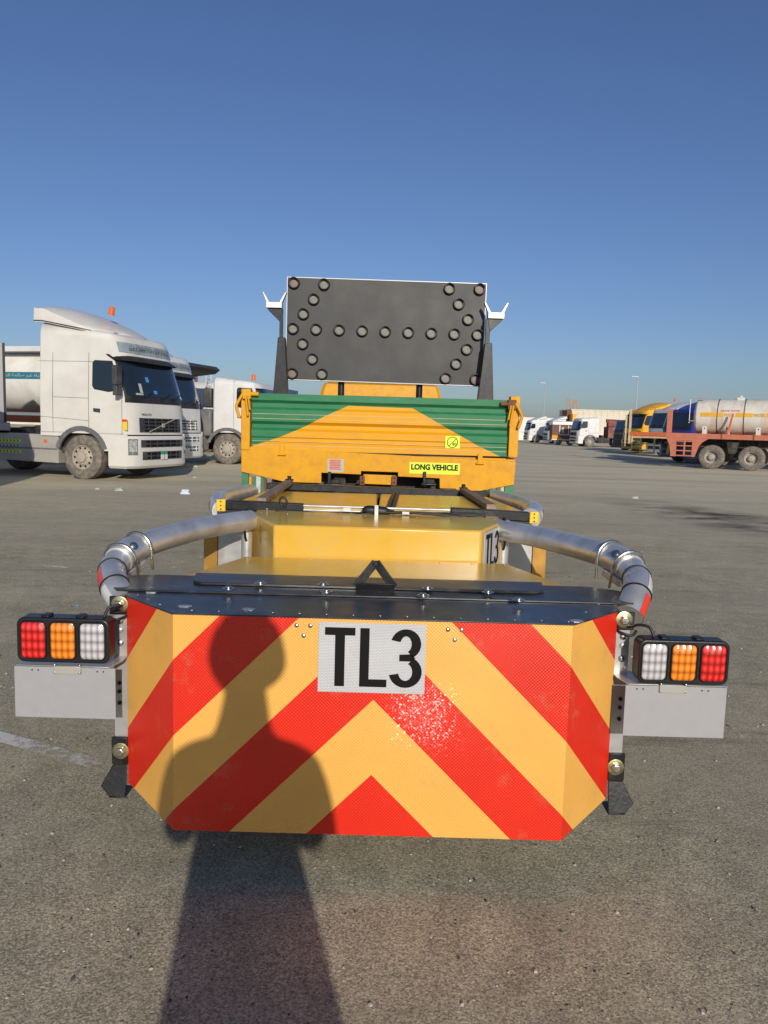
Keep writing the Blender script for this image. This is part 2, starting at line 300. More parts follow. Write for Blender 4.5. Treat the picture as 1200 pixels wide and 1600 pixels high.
# ------------------------------------------------------------------ mesh helpers
class MB:
    def __init__(s): s.v=[]; s.f=[]; s.m=[]; s.uv={}
    def add(s,vs,fs,mi=0,X=None):
        o=len(s.v)
        for p in vs:
            p=Vector(p); s.v.append(X@p if X else p)
        for f in fs: s.f.append([o+i for i in f]); s.m.append(mi)
        return s
    def box(s,a,b,mi=0,X=None):
        x0,y0,z0=a; x1,y1,z1=b
        if x0>x1:x0,x1=x1,x0
        if y0>y1:y0,y1=y1,y0
        if z0>z1:z0,z1=z1,z0
        return s.add([(x0,y0,z0),(x1,y0,z0),(x1,y1,z0),(x0,y1,z0),(x0,y0,z1),(x1,y0,z1),(x1,y1,z1),(x0,y1,z1)],
            [(0,3,2,1),(4,5,6,7),(0,1,5,4),(1,2,6,5),(2,3,7,6),(3,0,4,7)],mi,X)
    def prism(s,poly,d,mi=0,X=None):
        # poly: list of 3-D points (planar), extruded by vector d
        n=len(poly); d=Vector(d); A=[Vector(p) for p in poly]; nrm=Vector((0,0,0))
        for i in range(n): nrm+=A[i].cross(A[(i+1)%n])
        if nrm.dot(d)<0: A.reverse()
        return s.add(A+[p+d for p in A],[tuple(range(n))[::-1],tuple(range(n,2*n))]+[(i,(i+1)%n,n+(i+1)%n,n+i) for i in range(n)],mi,X)
    def beam(s,a,b,w,h,mi=0,up=(0,0,1)):
        a=Vector(a); b=Vector(b); t=(b-a).normalized(); up=Vector(up)
        if abs(t.dot(up))>.99: up=Vector((0,1,0))
        r=t.cross(up).normalized(); u=r.cross(t)
        X=Matrix((t,r,u)).transposed().to_4x4(); X.translation=a
        return s.box((0,-w/2,-h/2),((b-a).length,w/2,h/2),mi,X)
    def tube(s,pts,r,n=10,mi=0,cap=True,closed=False):
        pts=[Vector(p) for p in pts]; k=len(pts); rs=r if isinstance(r,(list,tuple)) else [r]*k; o=len(s.v)
        t0=None
        for i,p in enumerate(pts):
            t=((pts[(i+1)%k] if (closed or i<k-1) else p)-(pts[i-1] if (closed or i>0) else p)).normalized()
            if t0 is None:
                a=Vector((0,0,1)) if abs(t.z)<.9 else Vector((1,0,0)); x=t.cross(a).normalized()
            else:
                x=(x-t*x.dot(t)).normalized()
            t0=t; y=t.cross(x)
            for j in range(n):
                an=2*math.pi*j/n; s.v.append(p+(x*math.cos(an)+y*math.sin(an))*rs[i])
        for i in range(k if closed else k-1):
            for j in range(n):
                a=o+i*n+j; b=o+i*n+(j+1)%n; c=o+((i+1)%k)*n+(j+1)%n; d=o+((i+1)%k)*n+j
                s.f.append([a,b,c,d]); s.m.append(mi)
        if cap and not closed:
            s.f.append([o+j for j in range(n)][::-1]); s.m.append(mi); s.f.append([o+(k-1)*n+j for j in range(n)]); s.m.append(mi)
        return s
    def lathe(s,prof,n=32,axis='y',X=None,mi=0,mats=None,caps=True):
        # prof: (radius, height along axis)
        o=len(s.v)
        for r,h in prof:
            for j in range(n):
                a=2*math.pi*j/n; c,q=r*math.cos(a),r*math.sin(a)
                p=Vector((c,h,q)) if axis=='y' else (Vector((c,q,h)) if axis=='z' else Vector((h,c,q)))
                s.v.append(X@p if X else p)
        for i in range(len(prof)-1):
            for j in range(n):
                s.f.append([o+i*n+j,o+i*n+(j+1)%n,o+(i+1)*n+(j+1)%n,o+(i+1)*n+j]); s.m.append(mats[i] if mats else mi)
        if caps and prof[0][0]>1e-4: s.f.append([o+j for j in range(n)]); s.m.append(mats[0] if mats else mi)
        if caps and prof[-1][0]>1e-4: s.f.append([o+(len(prof)-1)*n+j for j in range(n)][::-1]); s.m.append(mats[-1] if mats else mi)
        return s
    def cyl(s,a,b,r,n=16,mi=0): return s.tube([a,b],r,n,mi)
    def dome(s,c,nrm,r,h,n=14,mi=0):
        nrm=Vector(nrm).normalized(); q=nrm.to_track_quat('Z','Y').to_matrix().to_4x4(); q.translation=Vector(c)
        pr=[(r*math.cos(t*math.pi/2/4),h*math.sin(t*math.pi/2/4)) for t in range(5)]; pr[-1]=(.0002,h)
        return s.lathe([(r,-.001)]+pr,n,'z',q,mi)
    def grid(s,fn,us,vs,mi=0,thick=None):
        # fn(u,v)->point ; thick: vector-valued fn or None, closes the patch as a slab
        o=len(s.v); nu,nv=len(us),len(vs)
        for v in vs:
            for u in us: s.v.append(Vector(fn(u,v)))
        for j in range(nv-1):
            for i in range(nu-1):
                a=o+j*nu+i; s.f.append([a,a+1,a+nu+1,a+nu]); s.m.append(mi)
        if thick is not None:
            o2=len(s.v); th=Vector(thick)
            for k in range(nu*nv): s.v.append(s.v[o+k]+th)
            for j in range(nv-1):
                for i in range(nu-1):
                    a=o2+j*nu+i; s.f.append([a,a+nu,a+nu+1,a+1]); s.m.append(mi)
            ring=[i for i in range(nu)]+[j*nu+nu-1 for j in range(1,nv)]+[(nv-1)*nu+i for i in range(nu-2,-1,-1)]+[j*nu for j in range(nv-2,0,-1)]
            for q in range(len(ring)):
                a,b=ring[q],ring[(q+1)%len(ring)]; s.f.append([o+b,o+a,o2+a,o2+b]); s.m.append(mi)
        return s
    def build(s,name,mats,parent=None,bevel=0,smooth=35,fix=True,uvf=None,seg=2):
        me=bpy.data.meshes.new(name); org=Vector((0,0,0))
        world=getattr(parent,'name',None) in WORLD if parent else False
        if world: org=WORLD[parent.name]
        me.from_pydata([tuple(v-org) for v in s.v],[],s.f)
        if not isinstance(mats,(list,tuple)): mats=[mats]
        for x in mats: me.materials.append(x if not isinstance(x,str) else M[x])
        for p,mi in zip(me.polygons,s.m): p.material_index=mi
        if fix:
            import bmesh
            bm=bmesh.new(); bm.from_mesh(me); bmesh.ops.recalc_face_normals(bm,faces=bm.faces); bm.to_mesh(me); bm.free()
        if uvf:
            ul=me.uv_layers.new(name='UVMap')
            for p in me.polygons:
                for li in p.loop_indices:
                    ul.data[li].uv=uvf(me.vertices[me.loops[li].vertex_index].co+org,p)
        if smooth:
            for p in me.polygons: p.use_smooth=True
            me.set_sharp_from_angle(angle=R(smooth))
        ob=bpy.data.objects.new(name,me); COL.objects.link(ob)
        if parent: ob.parent=parent
        if world: WORLD[ob.name]=org
        if bevel:
            md=ob.modifiers.new('bevel','BEVEL'); md.width=bevel; md.segments=seg; md.limit_method='ANGLE'; md.angle_limit=R(40)
        return ob
WORLD={}
def thing(name,label,cat,loc=(0,0,0),rot=0,group=None,world=False):
    o=bpy.data.objects.new(name,None); COL.objects.link(o); o.location=loc; o.rotation_euler=(0,0,rot); o.empty_display_size=.2
    o['label']=label; o['category']=cat
    if group: o['group']=group
    if world: WORLD[o.name]=Vector(loc)
    return o
def tag(o,label,cat,group=None):
    o['label']=label; o['category']=cat
    if group: o['group']=group
    return o
def text(s,name,mt,parent,w,h,X,depth=.001,bold=0.,font=None):
    """flat lettering fitted to w x h metres; X maps the local plane (x right, y up, z out) into place"""
    cu=bpy.data.curves.new(name,'FONT'); cu.body=s; cu.size=1; cu.offset=bold; cu.extrude=0; cu.resolution_u=3
    t=bpy.data.objects.new(name,cu); COL.objects.link(t)
    dg=bpy.context.evaluated_depsgraph_get(); dg.update()
    me=bpy.data.meshes.new_from_object(t.evaluated_get(dg)); bpy.data.objects.remove(t)
    if not me.vertices: return None
    xs=[v.co.x for v in me.vertices]; ys=[v.co.y for v in me.vertices]; x0,x1,y0,y1=min(xs),max(xs),min(ys),max(ys)
    org=WORLD.get(parent.name,Vector((0,0,0))) if parent else Vector((0,0,0))
    for v in me.vertices: v.co=(X@Vector(((v.co.x-x0)/(x1-x0)*w-w/2,(v.co.y-y0)/(y1-y0)*h-h/2,depth)))-org
    me.materials.clear(); me.materials.append(M[mt]); ob=bpy.data.objects.new(name,me); COL.objects.link(ob); ob.parent=parent
    if parent and parent.name in WORLD: WORLD[ob.name]=org
    return ob
def frame(c,right,up):
    right=Vector(right).normalized(); up=Vector(up); up=(up-right*up.dot(right)).normalized(); n=right.cross(up)
    X=Matrix((right,up,n)).transposed().to_4x4(); X.translation=Vector(c); return X
def lin(a,b,n): return [a+(b-a)*i/(n-1) for i in range(n)]
def copy_tree(o,parent=None):
    c=o.copy(); COL.objects.link(c); c.parent=parent
    for ch in [x for x in bpy.data.objects if x.parent==o]: copy_tree(ch,c)
    return c

# ------------------------------------------------------------------ ground
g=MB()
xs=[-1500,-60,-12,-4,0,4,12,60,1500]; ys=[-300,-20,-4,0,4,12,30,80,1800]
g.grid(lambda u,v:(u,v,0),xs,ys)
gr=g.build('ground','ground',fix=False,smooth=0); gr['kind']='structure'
def strip(name,a,b,w):
    a=Vector(a); b=Vector(b); t=(b-a).normalized(); n=Vector((-t.y,t.x,0))*w/2
    o=MB().add([a-n,b-n,b+n,a+n],[(0,1,2,3)]).build(name,'line',fix=False,smooth=0); o['kind']='structure'
strip('line_marking',(-3.9,4.36,.004),(-1.02,3.03,.004),.085)
strip('line_marking',(-9.2,9.25,.004),(-2.6,7.22,.004),.055)

# ------------------------------------------------------------------ impact attenuator trailer
XC=-.03
A=thing('impact_attenuator','black topped yellow impact attenuator with red and yellow chevrons and curved aluminium tubes','impact attenuator',(XC,3.4,0),world=True)
# chevron panel: middle face and two folded back facets
cols=[(-.853,2.520,.212,-.95),(-.637,2.300,.166,-.637),(.588,2.300,.166,.588),(.785,2.500,.212,.87)]
p=MB(); vs=[];fs=[]
for (x,y,zb,u) in cols: vs+= [(x,y,zb),(x,y,.862)]
for i in range(3): p.add([vs[2*i],vs[2*i+2],vs[2*i+3],vs[2*i+1]],[(0,1,2,3)])
ul={}
for (x,y,zb,u) in cols: ul[round(x,3)]=u
panel=p.build('chevron_panel','chev',A,fix=False,smooth=0,uvf=lambda c,pl:(ul[round(c.x,3)],c.z))
sd=panel.modifiers.new('thickness','SOLIDIFY'); sd.thickness=.006; sd.offset=-1

# rivets of the panel
for cx,cz in ((-.236,.838),(.228,.838)):
    for dx,dz in ((-.022,0),(.02,0),(0,-.032)):
        MB().dome((cx+dx,2.3,cz+dz),(0,-1,0),.0075,.004).build('rivet','zinc',panel)
# number plate with lettering
def plate(x0,x1,z0,z1,y): 
    return MB().box((x0,y-.003,z0),(x1,y,z1))
tl=plate(-.190,.140,.632,.852,2.2985).build('level_plate','wsheet',A,bevel=.001,smooth=0,uvf=lambda c,pl:(c.x,c.z))
X=frame((0,2.2955,0),(1,0,0),(0,0,1))
def letters_tl3(parent,c,right,up,w,h,name='lettering'):
    X=frame(c,right,up); b=MB(); s=w; t=.0008
    def slab(poly):
        b.prism([(x*w,y*h,.0006) for x,y in poly],(0,0,.0012),0,X)
    slab([(.0,1),(.31,1),(.31,.87),(.205,.87),(.205,0),(.105,0),(.105,.87),(0,.87)])
    slab([(.36,1),(.455,1),(.455,.13),(.64,.13),(.64,0),(.36,0)])
    # numeral three as a swept stroke
    def arc(cx,cy,rx,ry,a0,a1,n):
        return [(cx+rx*math.cos(R(a)),cy+ry*math.sin(R(a))) for a in lin(a0,a1,n)]
    up_o=arc(.83,.745,.155,.255,165,-62,18); up_i=arc(.83,.745,.058,.135,165,-68,18)
    lo_o=arc(.83,.27,.17,.27,62,-168,18); lo_i=arc(.83,.27,.072,.15,68,-168,18)
    for o_,i_ in ((up_o,up_i),(lo_o,lo_i)):
        for k in range(len(o_)-1):
            slab([o_[k],o_[k+1],i_[k+1],i_[k]])
    slab([(.765,.565),(.88,.575),(.93,.51),(.88,.455),(.765,.455)])
    ob=b.build(name,'ink',parent,smooth=0)
    return ob
letters_tl3(tl,(-.182+.012,2.2955,.652),(1,0,0),(0,0,1),.300,.185)
# body behind the panel and the front module
def flat(poly,z0,z1,mb=None):
    mb=mb or MB(); return mb.prism([(x,y,z0) for x,y in poly],(0,0,z1-z0))
flat([(-.845,2.53),(-.63,2.312),(.582,2.312),(.778,2.508),(.778,2.60),(-.845,2.60)],.23,.852).build('back_box','blk_paint',A,smooth=0)
flat([(-.800,2.61),(.752,2.61),(.752,2.84),(.56,3.40),(-.62,3.40),(-.800,2.84)],.27,.856).build('front_module','module',A,bevel=.012)
# black top plates
tp=flat([(-.64,2.292),(.591,2.292),(.79,2.494),(.806,2.66),(-.872,2.66),(-.858,2.514)],.8635,.868).build('top_plate','blk_gloss',A,bevel=.0015)
flat([(-.905,2.572),(-.925,2.60),(-.93,2.81),(-.86,2.838),(.77,2.838),(.87,2.78),(.908,2.66),(.86,2.575)],.8685,.8755).build('outrigger_plate','blk_gloss',A,bevel=.002)
rp=flat([(-.675,2.70),(-.640,2.672),(.540,2.672),(.580,2.70),(.600,2.842),(-.70,2.842)],.8765,.8865).build('ridge_plate','blk_gloss',A,bevel=.002)
for x,y in ((357,919),(407,911),(505,913),(510,924),(668,919),(661,930),(762,925),(810,937)):
    w=PZ(x,y,.888); bo=MB(); bo.lathe([(.021,0),(.021,.002),(.012,.004),(.012,.008),(.0002,.0105)],20,'z',Matrix.Translation((w.x,w.y,.886)),0); bo.build('dome_bolt','zinc',A)
rv=[(x,968+(x-600)*.03) for x in range(300,900,42)]
for x,y in rv+[(232,942),(250,950),(215,935),(935,950),(915,962),(948,938),(330,926),(225,912)]:
    w=PZ(x,y-6,.8685); MB().dome((w.x,max(w.y,2.306),.8678),(0,0,1),.0055,.003,10).build('small_rivet','zinc',tp)
for x,y,wd in ((236,925,.024),(288,947,.026),(388,952,.022),(902,970,.026)):
    w=PZ(x,y,.8685); q=MB(); n=9
    q.prism([(w.x+wd*math.cos(6.283*k/n)*rnd.uniform(.75,1.1),w.y+.018*math.sin(6.283*k/n)*rnd.uniform(.75,1.1),.8682) for k in range(n)],(0,0,.0015))
    q.build('adhesive_patch','alub',tp,smooth=0)
# lifting eye: a folded flat bar
le=MB(); base=PZ(586,918,.887)
a_=Vector((base.x-.068,base.y+.01,.886)); c_=Vector((base.x+.068,base.y+.01,.886)); ap=Vector((base.x,base.y+.03,.972))
le.beam(a_,ap,.03,.006,up=(0,1,.3)); le.beam(ap,c_,.03,.006,up=(0,1,.3)); le.beam(a_,c_,.03,.005,up=(0,1,.3)); le.tube([ap+Vector((0,-.016,-.004)),ap+Vector((0,.016,-.004))],.008,12)
le.build('lifting_eye','blk_paint',A,bevel=.0015)
# middle module with chamfered front corners
flat([(-.492,3.413),(.440,3.413),(.592,3.78),(.60,4.02),(-.668,4.02),(-.660,3.80)],.29,1.0).build('middle_module','module',A,bevel=.010)
# TL3 plate on its right bevel
a=Vector((.440,3.413,0)); b=Vector((.592,3.78,0)); d=(b-a).normalized(); nrm=Vector((d.y,-d.x,0))
c0=a+d*.045+nrm*.0015; c1=a+d*.315+nrm*.0015
sp_=MB().prism([(c0.x,c0.y,.80),(c1.x,c1.y,.80),(c1.x,c1.y,.985),(c0.x,c0.y,.985)],nrm*.003).build('side_level_plate','wsheet',A,smooth=0,uvf=lambda c,pl:(c.x+c.y,c.z))
cc=c0+d*.02+nrm*.0036; letters_tl3(sp_,(cc.x,cc.y,.812),d,(0,0,1),.235,.16)
# rivets and scuffs of the yellow skins
for x in lin(-.60,.54,9): MB().dome((x,3.36,.856),(0,0,1),.006,.003,10).build('skin_rivet','zinc',A)
for x in lin(-.62,.56,10): MB().dome((x,3.86,1.0),(0,0,1),.006,.003,10).build('skin_rivet','zinc',A)
for x0_,x1_ in ((-.78,-.12),(.05,.64)):
    for x in lin(x0_,x1_,5): MB().dome((x,5.08,1.0),(0,0,1),.007,.003,10).build('skin_rivet','zinc',A)
# printing on the left bevel
a=Vector((-.660,3.80,0)); b=Vector((-.492,3.413,0)); d=(b-a).normalized(); nrm=Vector((d.y,-d.x,0)); c=a.lerp(b,.45)+nrm*.001
text('PROTECTION','printed_text','ink',A,.085,.022,frame((c.x,c.y,.925),(0,0,-1),d),.0012)
# rear module in two halves with a seam
flat([(-.86,4.20),(-.045,4.20),(-.045,5.16),(-.80,5.16)],.30,1.0).build('rear_module','module',A,bevel=.01)
flat([(-.030,4.20),(.80,4.20),(.70,5.16),(-.030,5.16)],.30,1.0).build('rear_module','module',A,bevel=.01)
st=MB(); st.tube([PY(606,795,4.1),PY(611,780,4.6),PY(616,770,5.2)],.012,8); st.tube([PY(613,797,4.1),PY(618,782,4.6),PY(622,771,5.2)],.012,8); st.build('hose','cable',A)

# curved aluminium tubes
def smoothpath(pts,n=8):
    out=[]; P=[Vector(p) for p in pts]; P=[P[0]*2-P[1]]+P+[P[-1]*2-P[-2]]
    for i in range(1,len(P)-2):
        for k in range(n):
            t=k/n; p0,p1,p2,p3=P[i-1:i+3]
            out.append(.5*((2*p1)+(-p0+p2)*t+(2*p0-5*p1+4*p2-p3)*t*t+(-p0+3*p1-3*p2+p3)*t**3))
    out.append(P[-2]); return out
def shell(path,i0,i1,r,out,a0,a1,mt,name,parent):
    # strip of tape hugging the tube between path points; out: outward horizontal direction
    mb=MB()
    fr=[]
    for i in range(i0,i1+1):
        t=(path[min(i+1,len(path)-1)]-path[max(i-1,0)]).normalized(); n=(Vector(out)-t*Vector(out).dot(t)).normalized(); u=n.cross(t).normalized()
        if u.z<0: u=-u
        fr.append((path[i],n,u))
    us=lin(0,len(fr)-1,len(fr)); vs=lin(a0,a1,9)
    def fn(u,v):
        p,n,w=fr[int(round(u))]; a=R(v); return p+(n*math.cos(a)+w*math.sin(a))*(r+.0015)
    mb.grid(fn,us,vs); return mb.build(name,mt,parent,fix=False,smooth=60)
RT=.050
def sidetube(pts,side):
    path=smoothpath([PY(*q) for q in pts],8)
    t=MB().tube(path,RT,28).build('side_tube','alu',A,smooth=50)
    k=len(path); o=(side,0,0)
    shell(path,0,6,RT,(side*.9,-.45,0),-75,40,'whitetape' if side<0 else 'redtape','reflective_tape',t)
    shell(path,7,13,RT,(side*.9,-.45,0),-75,40,'redtape' if side<0 else 'whitetape','reflective_tape',t)
    # joint sleeve, gaskets, U-bolts
    def along(i): return path[i],(path[i+1]-path[i-1]).normalized()
    j0,j1=int(k*.34),int(k*.50)
    MB().tube(path[j0:j1+1],RT+.005,28).build('joint_sleeve','alu',t,smooth=50)
    for i in (int(k*.14),int(k*.26)):
        p_,d_=along(i); MB().tube([p_-d_*.003,p_+d_*.003],RT+.0035,28,cap=True).build('rubber_band','cable',t)
    for i in (j0+1,j1-1):
        p_,d_=along(i); n=Vector((side,0,0)); n=(n-d_*n.dot(d_)).normalized(); u=Vector((0,0,1)); u=(u-d_*u.dot(d_)).normalized()
        rr=RT+.012; arc=[p_+n*rr*math.cos(R(a))+u*rr*math.sin(R(a)) for a in lin(0,180,13)]
        pth=[arc[0]-u*.075]+arc+[arc[-1]-u*.085]
        MB().tube(pth,.006,8).build('u_bolt','zinc',t,smooth=60)
    pm=path[(j0+j1)//2]; MB().lathe([(.017,0),(.017,.006),(.010,.006),(.010,.016),(.0003,.018)],14,'z',((Vector((-side*.55,-.5,.55))).to_track_quat('Z','Y').to_matrix().to_4x4()).copy().__class__.Translation(pm+Vector((-side*.55,-.5,.55)).normalized()*(RT+.004))@Vector((-side*.55,-.5,.55)).to_track_quat('Z','Y').to_matrix().to_4x4()).build('sleeve_bolt','zinc',t)
    # saddle plate hanging under the joint
    i=(j0+j1)//2; p_,d_=along(i); MB().beam(p_-d_*.07-Vector((0,0,RT+.012)),p_+d_*.07-Vector((0,0,RT+.012)),.09,.03).build('saddle','alu',t,bevel=.004)
    return t
sidetube([(196,944,2.60),(178,914,2.68),(178,886,2.82),(203,862,2.96),(240,846,3.12),(300,829,3.38),(350,819,3.60),(392,813,3.74)],-1)
sidetube([(982,962,2.60),(995,925,2.68),(992,898,2.82),(967,875,2.96),(928,862,3.12),(870,846,3.38),(825,836,3.60),(780,828,3.74)],1)
def reartube(pts,side):
    path=smoothpath([PY(*q) for q in pts],8)
    t=MB().tube(path,.055,24).build('side_tube','alu',A,smooth=50)
    shell(path,0,4,.055,(side*.9,-.45,0),-75,30,'whitetape','reflective_tape',t); shell(path,5,8,.055,(side*.9,-.45,0),-75,30,'redtape','reflective_tape',t)
reartube([(347,798,4.10),(342,788,4.35),(352,778,4.8),(392,769,5.3)],-1)
reartube([(829,810,4.10),(834,801,4.35),(820,791,4.8),(776,778,5.3)],1)
# tube roots: clevis, vertical post and side plates
for s,xr in ((-1,386),(1,787)):
    c=PY(xr,816 if s<0 else 830,3.76)
    q=MB(); q.tube([(c.x,c.y,c.z-.5),(c.x,c.y,c.z+.055)],.028,16); q.build('corner_post','alu',A,smooth=50)
    q=MB(); ring=[(c.x+s*-.002,c.y+.062*math.cos(a)-.01,c.z-.012+.078*math.sin(a)) for a in lin(0,2*math.pi,25)[:-1]]
    q.tube(ring,.006,8,closed=True); q.build('rubber_gasket','cable',A,smooth=60)
    q=MB(); q.box((c.x+s*.03,3.86,.45),(c.x+s*.165,3.872,.955)); q.build('side_plate','alub',A,bevel=.002)
    q=MB(); q.box((c.x+s*.166,3.85,.45),(c.x+s*.235,3.872,.955)); q.build('side_plate','yellow_reflection_metal',A,bevel=.002)
# black square bars with yellow end plates, rods and cables
for (x0,y0),(x1,y1),s in (((354,788),(474,794),-1),((704,800),(826,807),1)):
    a=PY(x0,y0,4.02); b=PY(x1,y1,4.02); 
    q=MB(); q.beam(a,b,.06,.048); q.build('cross_bar','blk_paint',A,bevel=.004)
    q=MB(); q.beam(a+Vector((0,0,-.034)),b+Vector((0,0,-.034)),.05,.016); q.build('cross_bar_liner','cable',A)
    e=a if s<0 else b
    q=MB(); q.box((e.x+s*.002,4.0,e.z-.036),(e.x+s*.050,4.012,e.z+.028)); ep=q.build('end_plate','bolty',A,bevel=.003)
    for k in (-.024,-.004,.016): MB().cyl((e.x+s*.026,3.9985,e.z+k),(e.x+s*.026,4.001,e.z+k),.004,10).build('hole','ink',ep)
q=MB(); 
for dy,dz in ((0,.012),(.02,-.012)): q.tube([PY(474,794,4.02)+Vector((0,dy,dz)),PY(704,801,4.02)+Vector((0,dy,dz))],.007,8)
q.build('tie_rod','alu',A)
rr=random.Random(3)
for k in range(4):
    pts=[]
    for t in lin(0,1,17):
        x=430+t*330; y=797+.027*(x-430)+ (7+3*k)*math.sin(t*math.pi*2+.3*k)*.35+rr.uniform(-1,1)+k*1.2
        pts.append(PY(x,y,3.97-.012*k))
    MB().tube(smoothpath(pts,3),.0055,7).build('cable','cable',A,smooth=60)
MB().tube(smoothpath([PY(440,790,3.98),PY(437,781,3.98),PY(443,777,3.98),PY(448,784,3.98),PY(444,792,3.98)],5),.006,8).build('cable_loop','cable',A,smooth=60)
q=MB(); q.tube(smoothpath([PY(566,798,3.95),PY(575,797,3.95),PY(600,799,3.95),PY(610,800,3.95)],4),[.012,.014,.018,.022,.024,.025,.025,.025,.024,.022,.018,.014,.012],12); q.build('cable_connector','cable',A,smooth=60)
c=PY(588,803,3.90); MB().box((c.x-.010,c.y,c.z-.04),(c.x+.010,c.y+.004,c.z+.045)).build('clip','alub',A,bevel=.001)
c=PY(542,796,3.92); MB().box((c.x-.018,c.y,c.z-.006),(c.x+.018,c.y+.01,c.z+.008)).build('cable_tie','whitetape',A)
c=PY(634,802,3.92); MB().box((c.x-.018,c.y,c.z-.006),(c.x+.018,c.y+.01,c.z+.008)).build('cable_tie','whitetape',A)
for x,y in ((417,800),(760,812)):
    c=PY(x,y,3.93); MB().cyl((c.x,c.y,c.z-.035),(c.x,c.y,c.z+.02),.006,8).build('pin','zinc',A)
# brown diagonal arms and rear beams
for (x0,y0),(x1,y1) in (((408,782),(452,753)),((768,792),(724,766))):
    q=MB(); a=PY(x0,y0,4.25); b=PY(x1,y1,5.4); q.beam(a,b,.055,.03); q.build('diagonal_arm','brownarm',A,bevel=.003)
    MB().lathe([(.03,0),(.03,.008),(.014,.008),(.014,.03),(.0003,.032)],14,'z',Matrix.Translation(b+Vector((0,0,.012)))).build('arm_bolt','blk_paint',A)
q=MB(); q.beam(PY(418,759,5.42),PY(764,773,5.42),.08,.045); q.build('rear_beam','blk_paint',A,bevel=.004)
q=MB(); q.beam(PY(428,768,5.30)-Vector((0,0,.012)),PY(752,781,5.30)-Vector((0,0,.012)),.05,.022); q.build('rear_strip','alub',A,bevel=.002)
q=MB(); 
for x in (-.55,.47): q.box((x-.05,5.46,.45),(x+.05,6.9,.60)); q.box((x-.045,5.46,.60),(x+.045,5.56,1.02))
q.box((-.85,5.18,.38),(.78,5.26,.98)); q.build('mounting_frame','blk_paint',A)

